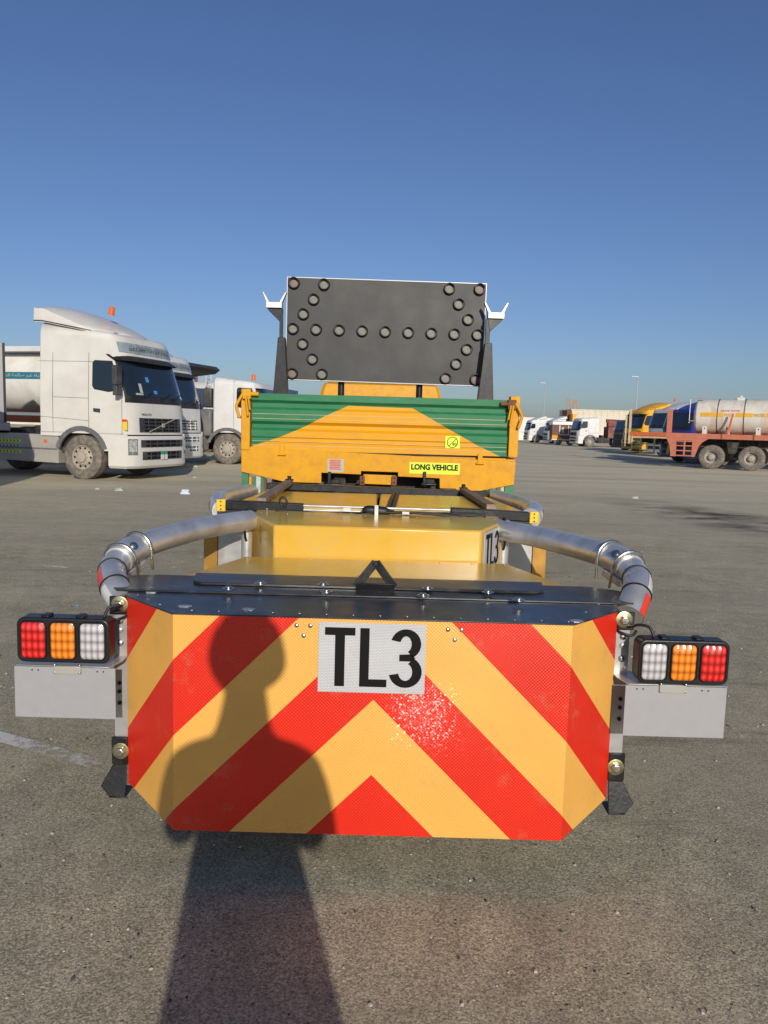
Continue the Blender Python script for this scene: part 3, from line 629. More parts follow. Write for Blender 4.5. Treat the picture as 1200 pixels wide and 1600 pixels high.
# corner brackets, bolts, feet
for s in (-1,1):
    ex=-.853 if s<0 else .785; yb=2.53 if s<0 else 2.51
    def X_(v): return ex+s*v
    q=MB(); q.box((X_(-.01),yb,.33),(X_(.048),yb+.006,.80)); q.box((X_(.042),yb+.006,.33),(X_(.048),yb+.07,.80)); ab=q.build('angle_bracket','alub',A,bevel=.001)
    for z,mt in ((.775,'zinc'),(.745,'alub'),(.70,'zinc')): MB().dome((X_(.026),yb-.0005,z),(0,-1,0),.012 if mt=='zinc' else .011,.006).build('bracket_bolt',mt,ab)
    for z in (.56,.53,.49): MB().cyl((X_(.030),yb-.0035,z),(X_(.030),yb+.001,z),.007,10).build('bolt_hole','cable',ab)
    q=MB(); q.box((X_(.001),yb-.012,.80),(X_(.058),yb-.001,.862)); ub=q.build('upper_lug','blk_paint',A,bevel=.003)
    q=MB(); q.box((X_(.001),yb-.012,.275),(X_(.056),yb-.001,.372)); lb=q.build('lower_lug','blk_paint',A,bevel=.003)
    for z,pp,dx in ((.836,ub,.022),(.325,lb,.024)):
        Xm=Matrix.Translation((X_(dx),yb-.013,z))@Matrix.Rotation(R(90),4,'X')
        MB().lathe([(.028,0),(.028,.003),(.024,.004)],24,'z',Xm).build('washer','zincy',pp)
        MB().lathe([(.0165,.004),(.0165,.015),(.013,.018),(.0003,.0185)],6,'z',Xm).build('hex_bolt','zinc',pp,bevel=.0015,smooth=20)
    # splayed foot
    q=MB(); q.prism([(X_(.002),yb-.014,.275),(X_(.052),yb-.014,.275),(X_(.088),yb-.030,.205),(X_(.060),yb-.036,.172),(X_(.002),yb-.036,.172)],(0,.006,0)); q.box((X_(.002),yb-.036,.166),(X_(.060),yb+.05,.172)); q.build('foot','blk_paint',A,bevel=.002)
    # lamp shelf, number plate holder
    cz=.652 if s<0 else .645
    x_in=X_(.0); x_out=-1.172 if s<0 else 1.128
    q=MB(); q.prism([(x_out,2.405,cz),(x_in+s*.02,2.405,cz),(x_in,2.47,cz),(x_in,2.56,cz),(x_out-s*-.0,2.47,cz)],(0,0,.003)); shf=q.build('lamp_shelf','alub',A,bevel=.001)
    px0,px1=(-1.178,-.852) if s<0 else (.795,1.122)
    q=MB(); q.box((px0,2.402,cz-.170),(px1,2.4045,cz-.001)); npl=q.build('blank_plate','platealu',A,bevel=.0008)
    cxp=(px0+px1)/2-s*.01 if s<0 else (px0+px1)/2-.012
    q=MB(); q.box((cxp-.044,2.396,cz-.022),(cxp+.044,2.4015,cz+.004)); q.build('plate_lamp','silver',npl,bevel=.002)
    for dx in (-.04,.04):
        for dz in (-.016,.008): MB().dome((cxp+dx,2.3965,cz+dz),(0,-1,0),.004,.003,8).build('screw','zinc',npl)
    for dx in (-.115,-.095,.095,.115): MB().cyl((cxp+dx,2.4012,cz-.012),(cxp+dx,2.403,cz-.012),.0028,8).build('plate_hole','cable',npl)
    # lamp cluster
    lx0,lx1,lz0,lz1=(-1.163,-.867,.669,.815) if s<0 else (.827,1.118,.655,.799)
    cx,cz2=(lx0+lx1)/2,(lz0+lz1)/2; W2,H2=(lx1-lx0)/2,(lz1-lz0)/2
    def rr_(cx,cz,w,h,r,y,n=6):
        o=[]
        for sx,sz,a0 in ((1,1,0),(-1,1,90),(-1,-1,180),(1,-1,270)):
            for k in range(n): a=R(a0+90*k/(n-1)); o.append((cx+sx*(w-r)+r*math.cos(a),y,cz+sz*(h-r)+r*math.sin(a)))
        return o
    q=MB(); q.prism(rr_(cx,cz2,W2,H2,.024,2.392),(0,.062,0))
    # flange rim standing proud of the body
    for k,lw in enumerate((-.096,0,.096)): pass
    for e in (-.06,.05): q.box((cx+e-.014,2.40,cz2+H2-.002),(cx+e+.014,2.44,cz2+H2+.008))
    lamp=q.build('lamp_cluster','lampbody',A,bevel=.007,seg=3)
    order=('ledr','leda','ledw') if s<0 else ('ledw','leda','ledr')
    for off,mt in zip((-.0945,0,.0945),order):
        w_,h_=.039,.059
        q=MB(); us=lin(-1,1,13); vs=lin(-1,1,13)
        # superellipse pillow lens
        def fn(u,v):
            k=(abs(u)**7+abs(v)**7)**(1/7.) if (u or v) else 0; mm=max(abs(u),abs(v)); f=mm/k if k>1e-6 else 1
            return (cx+off+u*f*w_,2.3915-.007*(1-mm**6)-.0005,cz2+v*f*h_)
        q.grid(fn,us,vs)
        l=q.build('lens',mt,lamp,fix=False,smooth=60,uvf=lambda c,pl,cx=cx,off=off:((c.x-cx-off)/(2*w_)+.5,(c.z-cz2)/(2*h_)+.5))
        q=MB(); q.tube([(p_[0],2.3905,p_[2]) for p_ in rr_(cx+off,cz2,w_+.002,h_+.002,.017,0,6)],.003,6,closed=True); q.build('lens_rim','lampbody',lamp,smooth=60)
    a=(lx1 if s<0 else lx0)
    cp=[(a-s*-.03+ (s*.05 if s<0 else s*.045),2.43,lz1-.0)]
    x1=(lx1-.03) if s<0 else (lx0+.06)
    MB().tube(smoothpath([(x1,2.43,lz1-.005),(x1-s*.015,2.44,lz1+.028),(x1-s*.045,2.46,lz1+.03),(X_(.04),2.49,.815),(X_(-.01),2.53,.81)],6),.005,8).build('lamp_cable','cable',A,smooth=60)
    MB().tube(smoothpath([(X_(.066),2.50,.80),(X_(.05),2.49,.785),(X_(.02),2.495,.79),(X_(-.01),2.53,.80)],6),.0045,8).build('lamp_cable','cable',A,smooth=60)

# ------------------------------------------------------------------ flatbed truck behind it
TY=6.66
T=thing('flatbed_truck','amber and green dropside flatbed truck seen from behind, its tailgate facing the camera','truck',(-.04,9.0,0),world=True)
gx0=PY(391,640,TY).x; gx1=PY(797,640,TY).x
zt=1.707; zb=PY(594,708,TY).z
ztilt=lambda x:0
# gate profile: rails and grooves
prof=[(0,zt),(0,zt-.055),(.030,zt-.080),(.030,zt-.115),(.004,zt-.135),(.004,zt-.235),(.034,zt-.262),(.034,zt-.292),(.004,zt-.315),(.004,zb+.115),(.014,zb+.105),(.014,zb+.065),(.004,zb+.055),(.004,zb)]
q=MB(); vs=[]
for x in lin(gx0+.012,gx1-.012,24):
    for (dy,z) in prof: vs.append((x,TY+dy,z))
n=len(prof); q.v=[Vector(v) for v in vs]
for i in range(23):
    for j in range(n-1): q.f.append([i*n+j,i*n+j+1,(i+1)*n+j+1,(i+1)*n+j]); q.m.append(0)
gate=q.build('tailgate','gate',T,fix=False,smooth=0,uvf=lambda c,pl:((c.x+1.3)/2.6,(c.z-1.0)/1.0))
sd=gate.modifiers.new('t','SOLIDIFY'); sd.thickness=.03; sd.offset=-1
q=MB()
for z in (zt-.175,zt-.215,zb+.075,zb+.04): q.box((gx0+.02,TY+.0015,z),(gx1-.02,TY+.005,z+.0035))
q.build('gate_edge_line','cream',gate,smooth=0)
# posts and lower panel
q=MB(); q.box((PY(377,640,TY).x,TY-.01,zb-.005),(gx0,TY+.09,zt+.035)); q.build('corner_post','orange',T,bevel=.006)
q=MB(); q.box((gx1,TY-.01,zb-.005),(PY(812,640,TY).x,TY+.09,zt+.035)); q.build('corner_post','orange',T,bevel=.006)
def G(x,y,Y=TY): return PY(x,y,Y)
pts=[(377,737),(377,697.5),(806,721.5),(803,757.5),(745,768),(687,763),(687,747.5),(622,744.5),(622,738),(564,736),(564,741.5),(502,738.5),(502,755),(445,753)]
q=MB(); q.prism([G(x,y) for x,y in pts],(0,.05,0)); lp=q.build('rear_panel','orange',T,bevel=.003)
q=MB(); q.prism([G(x,y,TY+.02) for x,y in ((568,741),(618,743),(618,758),(568,756))],(0,.03,0)); hb=q.build('tow_plate','orange',T,bevel=.003)
q=MB(); q.box(G(503,770,TY+.3),G(687,738,TY+.34)); q.build('recess_back','ink',T)
for x in (566,616):
    q=MB(); c=G(x,750,TY+.0); q.box((c.x-.022,TY-.012,c.z-.045),(c.x+.022,TY+.03,c.z+.035)); u=q.build('tow_lug','rust',T,bevel=.003)
    for k in (-.022,.016): MB().cyl((c.x,TY-.014,c.z+k),(c.x,TY-.01,c.z+k),.007,8).build('lug_hole','ink',u)
for x in (515,664):
    q=MB(); c=G(x,748,TY-.03); q.box((c.x-.016,c.y,c.z-.07),(c.x+.010,c.y+.08,c.z+.06)); q.box((c.x+.01,c.y+.01,c.z-.045),(c.x+.085,c.y+.06,c.z-.005)); q.tube([(c.x-.03,c.y,c.z-.05),(c.x+.10,c.y,c.z-.05)],.014,8); q.build('hinge_lock','blk_paint',T,bevel=.004)
for x,y in ((441,703),(750,717)):
    c=G(x,y); q=MB(); q.box((c.x-.020,TY-.014,c.z-.045),(c.x+.020,TY-.001,c.z+.045)); q.tube([(c.x-.035,TY-.014,c.z-.04),(c.x+.035,TY-.014,c.z-.04)],.010,8); q.build('gate_hinge','orange',T,bevel=.003)
# latches with hanging handles
for s,(x,y) in ((-1,(386,618)),(1,(800,634))):
    c=G(x,y,TY-.03); L_=MB(); L_.tube([(c.x-s*.10,c.y,c.z+.015),(c.x+s*.01,c.y,c.z+.015)],.018,10); L_.box((c.x-.035,c.y-.02,c.z-.03),(c.x+.035,c.y+.03,c.z+.05))
    L_.build('latch','rust' if s>0 else 'orange',T,bevel=.004)
    h=MB(); h.tube(smoothpath([(c.x+s*.03,c.y-.01,c.z+.02),(c.x+s*.075,c.y-.02,c.z-.06),(c.x+s*.085,c.y-.02,c.z-.10),(c.x+s*.06,c.y-.02,c.z-.19)],4),.013,8)
    h.tube([(c.x+s*.01,c.y-.02,c.z+.0),(c.x-s*.012,c.y-.02,c.z-.17)],.010,8); h.tube([(c.x-s*.012,c.y-.03,c.z),(c.x-s*.03,c.y-.03,c.z-.12)],.008,8); h.build('latch_handle','orange',T,smooth=60)
# lettering and stickers
def sticker(name,mt,x0,y0,x1,y1,parent,Y): 
    a=PY(x0,y0,Y); b=PY(x1,y1,Y); return MB().box((a.x,Y-.0015,b.z),(b.x,Y,a.z)).build(name,mt,parent,smooth=0),((a.x+b.x)/2,(a.z+b.z)/2,b.x-a.x,a.z-b.z)
lv,(cx,cz,w,h)=sticker('sign_plate','lime',640,722,718,742,lp,TY-.002)
lv2=text('LONG VEHICLE','lettering','ink',lv,w*.93,h*.52,frame((cx,TY-.004,cz+h*.10),(1,0,0),(0,0,1)),.0008,bold=.045)
sp2,(cx,cz,w,h)=sticker('speed_sticker','lime',696,681,718,701,gate,TY-.0005)
q=MB(); ring=[(cx+.045*math.cos(a),TY-.003,cz+.045*math.sin(a)) for a in lin(0,2*math.pi,25)[:-1]]; q.tube(ring,.003,6,closed=True); q.tube([(cx-.03,TY-.003,cz-.032),(cx+.032,TY-.003,cz+.03)],.0028,6); q.build('ring_symbol','ink',sp2)
text('80','lettering','ink',sp2,.035,.026,frame((cx+.018,TY-.003,cz-.016),(1,0,0),(0,0,1)),.0008,bold=.01)
sp3,(cx,cz,w,h)=sticker('notice_sticker','paper',512,717,537,738,lp,TY-.002)
q=MB()
for k in range(6): q.box((cx-w*.38,TY-.0045,cz+h*(.34-k*.13)),(cx+w*(.30+.08*math.sin(k*3)),TY-.0038,cz+h*(.34-k*.13)+.010))
q.build('printed_lines','redink',sp3,smooth=0)
# bed sides, floor, headboard
bx0,bx1=PY(378,640,TY).x,PY(811,640,TY).x
q=MB()
for k,x in enumerate((bx0,bx1-.035)):
    q.box((x,TY+.095,1.23),(x+.035,11.2,zt-.01))
q.build('side_board','green',T,bevel=.004)
q=MB(); q.box((bx0+.005,TY+.055,1.10),(bx1-.005,11.2,1.205)); q.build('bed_floor','orange',T)
q=MB(); q.box((bx0,11.2,1.15),(bx1,11.26,1.75)); q.build('headboard','green',T)
# underside: rails, mudguards, green uprights, wheels
q=MB(); 
for x in (-.45,.35): q.box((x,6.8,.80),(x+.10,12.9,1.09))
q.box((-1.0,6.95,.90),(.92,7.05,1.05)); q.build('chassis_rail','chassis',T)
def up(x0,x1,y0,y1,mt,Y=TY+.02): a=PY(x0,y0,Y); b=PY(x1,y1,Y); MB().box((a.x,Y,b.z),(b.x,Y+.04,a.z)).build('rear_upright',mt,T,bevel=.002)
for a in ((378,388,735,775,'green'),(389,393,745,775,'orange'),(396,400,745,775,'green'),(400,407,744,775,'alub'),(407,412,744,775,'green'),(412,416,748,775,'rust'),
          (789,801,752,792,'green'),(783,787,752,775,'cream'),(777,782,754,785,'green'),(765,769,757,785,'green')): up(*a)
def wheel_parts(r=.53,w=.30,dished=False,n=40):
    """two meshes around the Y axis, outer face towards -Y: (rim, tyre)"""
    rr=r*.55
    ty=MB(); ty.lathe([(rr,-w*.42),(rr+.02,-w*.46),(r*.80,-w*.5),(r*.93,-w*.47),(r*.99,-w*.40),(r,-w*.30),(r,-w*.1),(r*.985,-w*.09),(r*.985,-w*.07),(r,-w*.06),(r,w*.06),(r*.985,w*.07),(r*.985,w*.09),(r,w*.1),(r,w*.30),(r*.99,w*.40),(r*.93,w*.47),(r*.8,w*.5),(rr,w*.42)],n,'y',caps=False)
    rm=MB(); k=w*.5
    if not dished: pr=[(rr+.012,-k*.88),(rr+.012,-k*.80),(rr-.02,-k*.78),(rr-.03,-k*.50),(rr-.06,-k*.45),(.17,-k*.92),(.135,-k*.98),(.125,-k*.96),(.12,-k*1.25),(.07,-k*1.32),(.0005,-k*1.33)]
    else: pr=[(rr+.012,-k*.88),(rr+.012,-k*.80),(rr-.02,-k*.75),(rr-.035,k*.0),(.20,k*.35),(.15,k*.3),(.13,-k*.2),(.12,-k*.75),(.07,-k*.85),(.0005,-k*.86)]
    rm.lathe(pr,n,'y',caps=False)
    hy=(-k*.72 if not dished else k*.12)
    hol=MB()
    for j in range(10):
        a=2*math.pi*j/10; c,s=math.cos(a),math.sin(a)
        rm.cyl((.155*c,-k*(1.08 if not dished else -.05),.155*s),(.155*c,-k*(.9 if not dished else -.35),.155*s),.014,6)
        q=.225; hol.lathe([(.026,0),(.026,.004),(.0003,.0045)],10,'z',Matrix.Translation((q*c,(-k*.76 if not dished else k*.26),q*s))@Matrix.Rotation(R(90),4,'X'))
    hol_o=len(rm.v); rm.v+=hol.v; rm.f+=[[i+hol_o for i in f] for f in hol.f]; rm.m+=[1]*len(hol.f)
    return rm,ty
WH={}
def put_wheel(parent,x,y,side,r=.53,w=.30,dished=False,rimmat='rim',world=None):
    key=(r,w,dished,rimmat)
    if key not in WH:
        rm,ty=wheel_parts(r,w,dished)
        a=rm.build('wheel',[rimmat,'ink'],None); b=ty.build('tyre','tyre',None)
        WH[key]=(a.data,b.data); bpy.data.objects.remove(a); bpy.data.objects.remove(b)
    a=bpy.data.objects.new('wheel',WH[key][0]); b=bpy.data.objects.new('tyre',WH[key][1])
    for o in (a,b): COL.objects.link(o)
    a.parent=parent; b.parent=a
    org=WORLD.get(parent.name,Vector((0,0,0)))
    a.location=Vector((x,y,r))-org; a.rotation_euler=(0,0,(0 if side<0 else math.pi)+ (0 if world is None else world))
    return a
for x,s in ((-1.0,-1),(.92,1)):
    put_wheel(T,x,8.4,s,.46,.45,True,world=R(-90)); put_wheel(T,x*.98,12.1,s,.46,.26,False,world=R(-90))
# small amber cab
def cab_loft(levels,L,W,bulge=.1,nb=17):
    """levels: (z, front offset, half width, rear offset); returns MB"""
    q=MB(); rings=[]
    for (z,f,w,bk) in levels:
        ring=[]
        for y in lin(-1,1,nb): ring.append((-f-bulge*abs(y)**5,y*w,z))
        ring+= [(-L+bk+.05,w,z),(-L+bk,w-.05,z),(-L+bk,-w+.05,z),(-L+bk+.05,-w,z)]
        rings.append(ring)
    n=len(rings[0]); 
    for r in rings: q.v+=[Vector(p) for p in r]
    for i in range(len(rings)-1):
        for j in range(n):
            q.f.append([i*n+j,i*n+(j+1)%n,(i+1)*n+(j+1)%n,(i+1)*n+j]); q.m.append(0)
    q.f.append([j for j in range(n)][::-1]); q.f.append([(len(rings)-1)*n+j for j in range(n)]); q.m+=[0,0]
    return q
q=cab_loft([(.55,0,.90,0),(1.35,0,.93,0),(1.95,.28,.90,.0),(2.07,.36,.86,.03),(2.105,.5,.78,.1)],1.75,1.86)
q.v=[Vector((-v.y-.10,13.35+v.x,v.z)) for v in q.v]; cabo=q.build('cab','orange',T,smooth=35)
q=MB(); q.box((-.75,11.594,1.45),(.55,11.599,1.90)); q.build('rear_window','glass',cabo)
q=MB(); q.prism([(-.85,13.36,1.42),(.65,13.36,1.42),(.6,13.12,1.9),(-.8,13.12,1.9)],(0,.02,.005)); q.build('windscreen','glass',cabo)

# ------------------------------------------------------------------ arrow board on its frame
BY=7.55; bc=PY(602,519,BY); bw=.955; bh=.487
B=thing('arrow_board','black arrow board with round lamps in a double headed arrow, raised above the tailgate','sign',(bc.x,BY,1.21),world=True)
tb=Matrix.Translation(bc)@Matrix.Rotation(R(.35),4,'Y')
q=MB(); q.box((-bw+.008,-.012,-bh+.008),(bw-.008,.03,bh-.008),0,tb); pan=q.build('board_panel','board',B,bevel=.002)
q=MB()
for a,b in (((-bw,-.018,bh-.008),(bw,.04,bh)),((-bw,-.018,-bh),(bw,.04,-bh+.008)),((-bw,-.018,-bh+.008),(-bw+.008,.04,bh-.008)),((bw-.008,-.018,-bh+.008),(bw,.04,bh-.008))): q.box(a,b,0,tb)
q.build('board_edge','whitetape',B)
dx,hx,dz=.2215,.096,.1405
L0=[(i*dx,0) for i in range(-4,5)]
for s in (-1,1):
    for k in (1,2,3):
        for v in (-1,1): L0.append((s*(4*dx-hx*k),v*dz*k))
    for v in (-1,1): L0.append((s*4*dx,v*dz*3.03))
shape_=MB(); r_l=.046
shape_.lathe([(r_l+.010,0),(r_l+.010,-.020),(r_l+.001,-.014),(r_l+.001,-.04),(r_l-.006,-.04),(r_l-.006,-.012)],24,'y')
for a in lin(20,160,15)[:-1]:   # sun hood over the lens
    a0,a1=R(a),R(a+10); r0,r1=r_l+.002,r_l+.006
    P4=[(r0*math.cos(a0),r0*math.sin(a0)),(r1*math.cos(a0),r1*math.sin(a0)),(r1*math.cos(a1),r1*math.sin(a1)),(r0*math.cos(a1),r0*math.sin(a1))]
    d=.055
    shape_.prism([(x,-.038,z) for x,z in P4],(0,-d*.45,0))
lm=shape_.build('lamp','cable',None,smooth=50); ln=MB().dome((0,-.014,0),(0,-1,0),r_l-.008,.0012,20); lo=ln.build('lens',['boardlens'],None); lo2=MB().dome((0,-.014,0),(0,-1,0),r_l-.008,.0012,20).build('lens',['boardlens2'],None)
for i,(x,z) in enumerate(L0):
    c=lm.copy(); COL.objects.link(c); c.parent=B; c.location=(tb@Vector((x,-.012,z)))-WORLD[B.name]
    corner=abs(abs(x)-4*dx)<.01 and abs(z)>.2
    l=(lo2 if corner else lo).copy(); COL.objects.link(l); l.parent=c
for o in (lm,lo,lo2): bpy.data.objects.remove(o)
q=MB()
for x,y in ((533,607),(655,610)):
    c=PY(x,y,BY+.08); q.tube([(c.x,c.y,1.215),(c.x,c.y,bc.z+.3)],.032,14)
q.box((bc.x-.6,BY+.045,bc.z-.05),(bc.x+.6,BY+.075,bc.z+.05)); q.box((bc.x-.6,BY+.0,1.212),(bc.x+.6,BY+.2,1.26)); q.build('support_frame','blk_paint',B)
# two cone cradle posts
for s in (-1,1):
    xo={-1:{'b':(427,449,610),'t':(434,445,527),'a':(436,441),'h':472},1:{'b':(746,771,628),'t':(758,769,536),'a':(760,767),'h':488}}[s]
    Y=7.35; b0,b1,yb=xo['b']; t0,t1,yt=xo['t']
    pb0,pb1=PY(b0,yb,Y),PY(b1,yb,Y); pt0,pt1=PY(t0,yt,Y),PY(t1,yt,Y); zt2=PY(t0,xo['h']+9,Y).z
    C_=thing('board_cradle',('left' if s<0 else 'right')+' black tapered cradle post with pale forked head beside the arrow board','post',((pb0.x+pb1.x)/2,Y,1.21),group='cradle posts beside the arrow board',world=True)
    kx=(pt0.x-pb0.x)/(pt0.z-pb0.z); kx1=(pt1.x-pb1.x)/(pt1.z-pb1.z)
    q=MB(); q.prism([(pb0.x+kx*(1.21-pb0.z),Y,1.21),(pb1.x+kx1*(1.21-pb1.z),Y,1.21),(pt1.x,Y,pt1.z),(pt0.x,Y,pt0.z)],(0,.10,0)); q.build('tapered_post','blk_paint',C_,bevel=.004)
    a0,a1=PY(xo['a'][0],500,Y).x,PY(xo['a'][1],500,Y).x
    q=MB(); q.box((a0,Y+.03,pt0.z-.01),(a1,Y+.07,zt2)); e=a0 if s<0 else a1; o_=e+s*.105
    q.prism([(e-s*.03,Y+.025,zt2),(o_,Y+.025,zt2),(o_,Y+.025,zt2-.02),(e,Y+.025,zt2-.12)],(0,.05,0)); q.build('arm','blk_paint',C_,bevel=.003)
    q=MB(); mx=e+s*.05; q.box((mx-.075,Y,zt2),(mx+.075,Y+.10,zt2+.055))
    for d in (-1,1): q.prism([(mx+d*.045,Y+.02,zt2+.055),(mx+d*.075,Y+.02,zt2+.055),(mx+d*.115,Y+.02,zt2+.15),(mx+d*.100,Y+.02,zt2+.15)],(0,.06,0))
    q.build('fork','alub',C_,bevel=.003)

# ------------------------------------------------------------------ cab-over trucks
def lerp(a,b,t): return a+(b-a)*t
def cab_truck(label,loc,rot,paint='white',group='white cab-over trucks parked in rows',s=1.,roof=3.43,rear=3.74,L=2.6,W=2.49,spoiler=True,visor=True,sign='',
              brand='',grille='dgrey',style='tall',chassis='tractor',skirt=False,mirrors=True,beacon=None,name='cab_over_truck',detail=2,plate=True,rooflight=False,sticker_=False):
    t=thing(name,label,'truck',loc,rot,group); t.scale=(s,s,s)
    hw=W/2
    prof=[(1.08,.0),(1.2,.0),(1.95,.045),(2.1,.07),(2.80,.28),(3.0,.33),(3.43,.45)] if style=='tall' else [(1.08,.0),(1.2,.0),(1.75,.03),(1.9,.05),(2.6,.22),(2.8,.28),(3.43,.5)]
    def F(z):
        for (a,fa),(b,fb) in zip(prof,prof[1:]):
            if z<=b: return lerp(fa,fb,max(0,(z-a)/(b-a)))
        return prof[-1][1]
    def wz(z): return hw-(0 if z<2 else .045*(z-2))
    bulge=.20
    Z0=2.85 if style=='tall' else 2.3
    def ztop(x): return roof+(rear-roof)*min(1,max(0,(-x-.45)/(L-.6)))
    # main body
    zs=[1.10,1.16,1.5,1.95,2.1,2.4,Z0]; q=MB(); nb=21; rings=[]
    def ring(z,inset=0,fn=None):
        rg=[]; w=wz(z)-inset; f=F(z)+inset
        for y in lin(-1,1,nb): rg.append(Vector((-f-bulge*abs(y)**6,y*w,z)))
        rg+=[Vector((-L+.06+inset,w,z)),Vector((-L+inset,w-.06,z)),Vector((-L+inset,-w+.06,z)),Vector((-L+.06+inset,-w,z))]
        return rg
    for z in zs:
        if z<=Z0: rings.append(ring(z))
    for v,ins in ((.35,0),(.7,0),(.90,.02),(.975,.07),(1.0,.16)):
        rg=ring(Z0+(roof-Z0)*v,ins)
        for p in rg: p.z=Z0+(ztop(p.x)-Z0)*v
        rings.append(rg)
    n=len(rings[0])
    for rg in rings: q.v+=rg
    for i in range(len(rings)-1):
        for j in range(n): q.f.append([i*n+j,i*n+(j+1)%n,(i+1)*n+(j+1)%n,(i+1)*n+j]); q.m.append(0)
    q.f.append([j for j in range(n)][::-1]); q.f.append([(len(rings)-1)*n+j for j in range(n)]); q.m+=[0,0]
    # lower door skirts ahead of the wheel arch
    WX=-1.38; RA=.66
    for sd_ in (-1,1):
        poly=[(-.12,.0,1.12)]+[(-.12,0,.70)]
        a0=math.degrees(math.asin(max(-1,min(1,(.70-.53)/RA)))); arc=[(WX+RA*math.cos(R(a)),0,.53+RA*math.sin(R(a))) for a in lin(a0,62,7)]
        poly+=arc+[(arc[-1][0],0,1.12)]
        q.prism([(x,sd_*hw-(.05 if sd_>0 else 0),z) for x,_,z in poly],(0,.05,0))
        poly=[(-L+.05,0,1.12),(-L+.05,0,1.02),(WX-RA*.93,0,1.02),(WX-RA*.6,0,1.12)]
        q.prism([(x,sd_*hw-(.05 if sd_>0 else 0),z) for x,_,z in poly],(0,.05,0))
    body=q.build('cab_body',paint,t,bevel=.0,smooth=38)
    def front(y,z,off=0,extra=0):   # point on the front skin
        k=y/wz(z); return Vector((-F(z)-bulge*abs(k)**6+off,y,z))
    def fpatch(name_,mt,y0,y1,z0,z1,off,parent,ny=13,nz=4,th=.03,slant=0,fn=front):
        b=MB(); b.grid(lambda u,v:fn(lerp(y0,y1,u)*(1-slant*v),lerp(z0,z1,v),off),lin(0,1,ny),lin(0,1,nz),thick=(-th,0,0)); return b.build(name_,mt,parent,smooth=40)
    # bumper wrapping round the corners
    def bfront(y,z,off=0): return Vector((.05-.16*abs(y/hw)**6-(.03 if z<.42 else 0)+off,y,z))
    b=MB(); rings=[]
    for z,ins in ((.30,.05),(.36,0),(.75,0),(.80,.0),(1.04,.0),(1.07,.02)):
        rg=[]
        for y in lin(-1,1,21): rg.append(Vector((.05-ins-.16*abs(y)**6,y*(hw+.01-ins),z)))
        rg+=[Vector((-.62,hw+.01-ins,z)),Vector((-.62,-hw-.01+ins,z))]
        rings.append(rg)
    n=len(rings[0])
    for rg in rings: b.v+=rg
    for i in range(len(rings)-1):
        for j in range(n): b.f.append([i*n+j,i*n+(j+1)%n,(i+1)*n+(j+1)%n,(i+1)*n+j]); b.m.append(0)
    b.f.append(list(range(n))[::-1]); b.f.append([(len(rings)-1)*n+j for j in range(n)]); b.m+=[0,0]
    bump=b.build('bumper',paint if style=='tall' else 'white2' if paint.startswith('white') else 'dgrey',t,smooth=38)
    # windscreen with black surround
    zg0,zg1=(2.02,2.80) if style=='tall' else (1.86,2.62)
    fpatch('screen_surround','black',-hw*.955,hw*.955,zg0-.17,zg1+.03,.010,t,21,6)
    ws=fpatch('windscreen','glass',-hw*.925,hw*.925,zg0,zg1,.016,t,21,6)
    for y0 in (-.75,.05,.55):
        w=MB(); w.tube([front(y0,zg0-.06,.03),front(y0+.28,zg0+.02,.035),front(y0+.42,zg0+.09,.035)],.012,6); w.build('wiper','black',ws)
    if detail>1:
        for (y,z,w_,h_,mt) in ((-.72,2.2,.10,.22,'paper'),(-.38,2.42,.12,.12,'bluep'),(-.15,2.13,.13,.08,'bluep'),(-.80,2.06,.25,.04,'paper')):
            fpatch('windscreen_paper',mt,y-w_/2,y+w_/2,z-h_/2,z+h_/2,.0175,ws,3,2,.002)
    if visor:
        b=MB(); b.grid(lambda u,v:front(u*hw*1.0,zg1+.02+.13*v,.02+.17*(1-v)-.10*abs(u)**4),lin(-1,1,21),lin(0,1,3),thick=(-.03,0,.01)); b.build('sun_visor','black',t,smooth=45)
    # side glass
    za=zg0+.08
    for sd_ in (-1,1):
        def side(poly,mt,nm,par,off=.006,th=.02):
            P3=[(x,sd_*(wz(z)+off),z) for x,z in poly]; return MB().prism(P3,(0,-sd_*th,0)).build(nm,mt,par,smooth=0)
        side([(-.30,za+.10),(-.42,za),(-.62,za-.02),(-1.0,za+.04),(-1.06,za+.12),(-1.06,za+.66),(-1.0,za+.72),(-.52,za+.70)],'black','window_seal',body,.003,.03)
        side([(-.35,za+.11),(-.45,za+.03),(-.62,za+.01),(-.98,za+.07),(-1.03,za+.14),(-1.03,za+.64),(-.98,za+.69),(-.55,za+.67)],'glass','side_window',body,.009,.03)
        side([(-1.02,1.62),(-.84,1.60),(-.84,1.69),(-1.02,1.70)],'dgrey','door_handle',body,.02,.03)
        # shut lines
        b=MB()
        def sl(x0,z0,x1,z1):
            b.beam((x0,sd_*(wz(z0)+.0005),z0),(x1,sd_*(wz(z1)+.0005),z1),.012,.007 if x0==x1 else .007,up=(0,0,1) if x0!=x1 else (1,0,0))
        zt_=min(rear-.12,3.0)
        sl(-1.16,1.15,-1.16,2.0); sl(-1.16,2.0,-1.16,zt_); sl(-.24,1.1,-.24,1.95)
        if L>2.2:
            sl(-L+.42,1.12,-L+.42,2.0); sl(-L+.42,2.0,-L+.42,zt_); sl(-L,1.48,-1.16,1.40); sl(-L+.42,1.95,-1.16,1.93)
            if style=='tall': sl(-L,2.80,-.5,2.78); 
        b.build('shut_line','dgrey',body,smooth=0)
        # wheel arch trim
        b=MB(); A_=lin(18,162,15); r0,r1=RA-.01,RA+.10
        for k in range(14):
            a0,a1=R(A_[k]),R(A_[k+1])
            b.prism([(WX+r*math.cos(a),sd_*(hw-.02),.53+r*.98*math.sin(a)) for r,a in ((r0,a0),(r1,a0),(r1,a1),(r0,a1))],(0,sd_*.05,0))
        b.build('wheel_arch','grey',t,smooth=40)
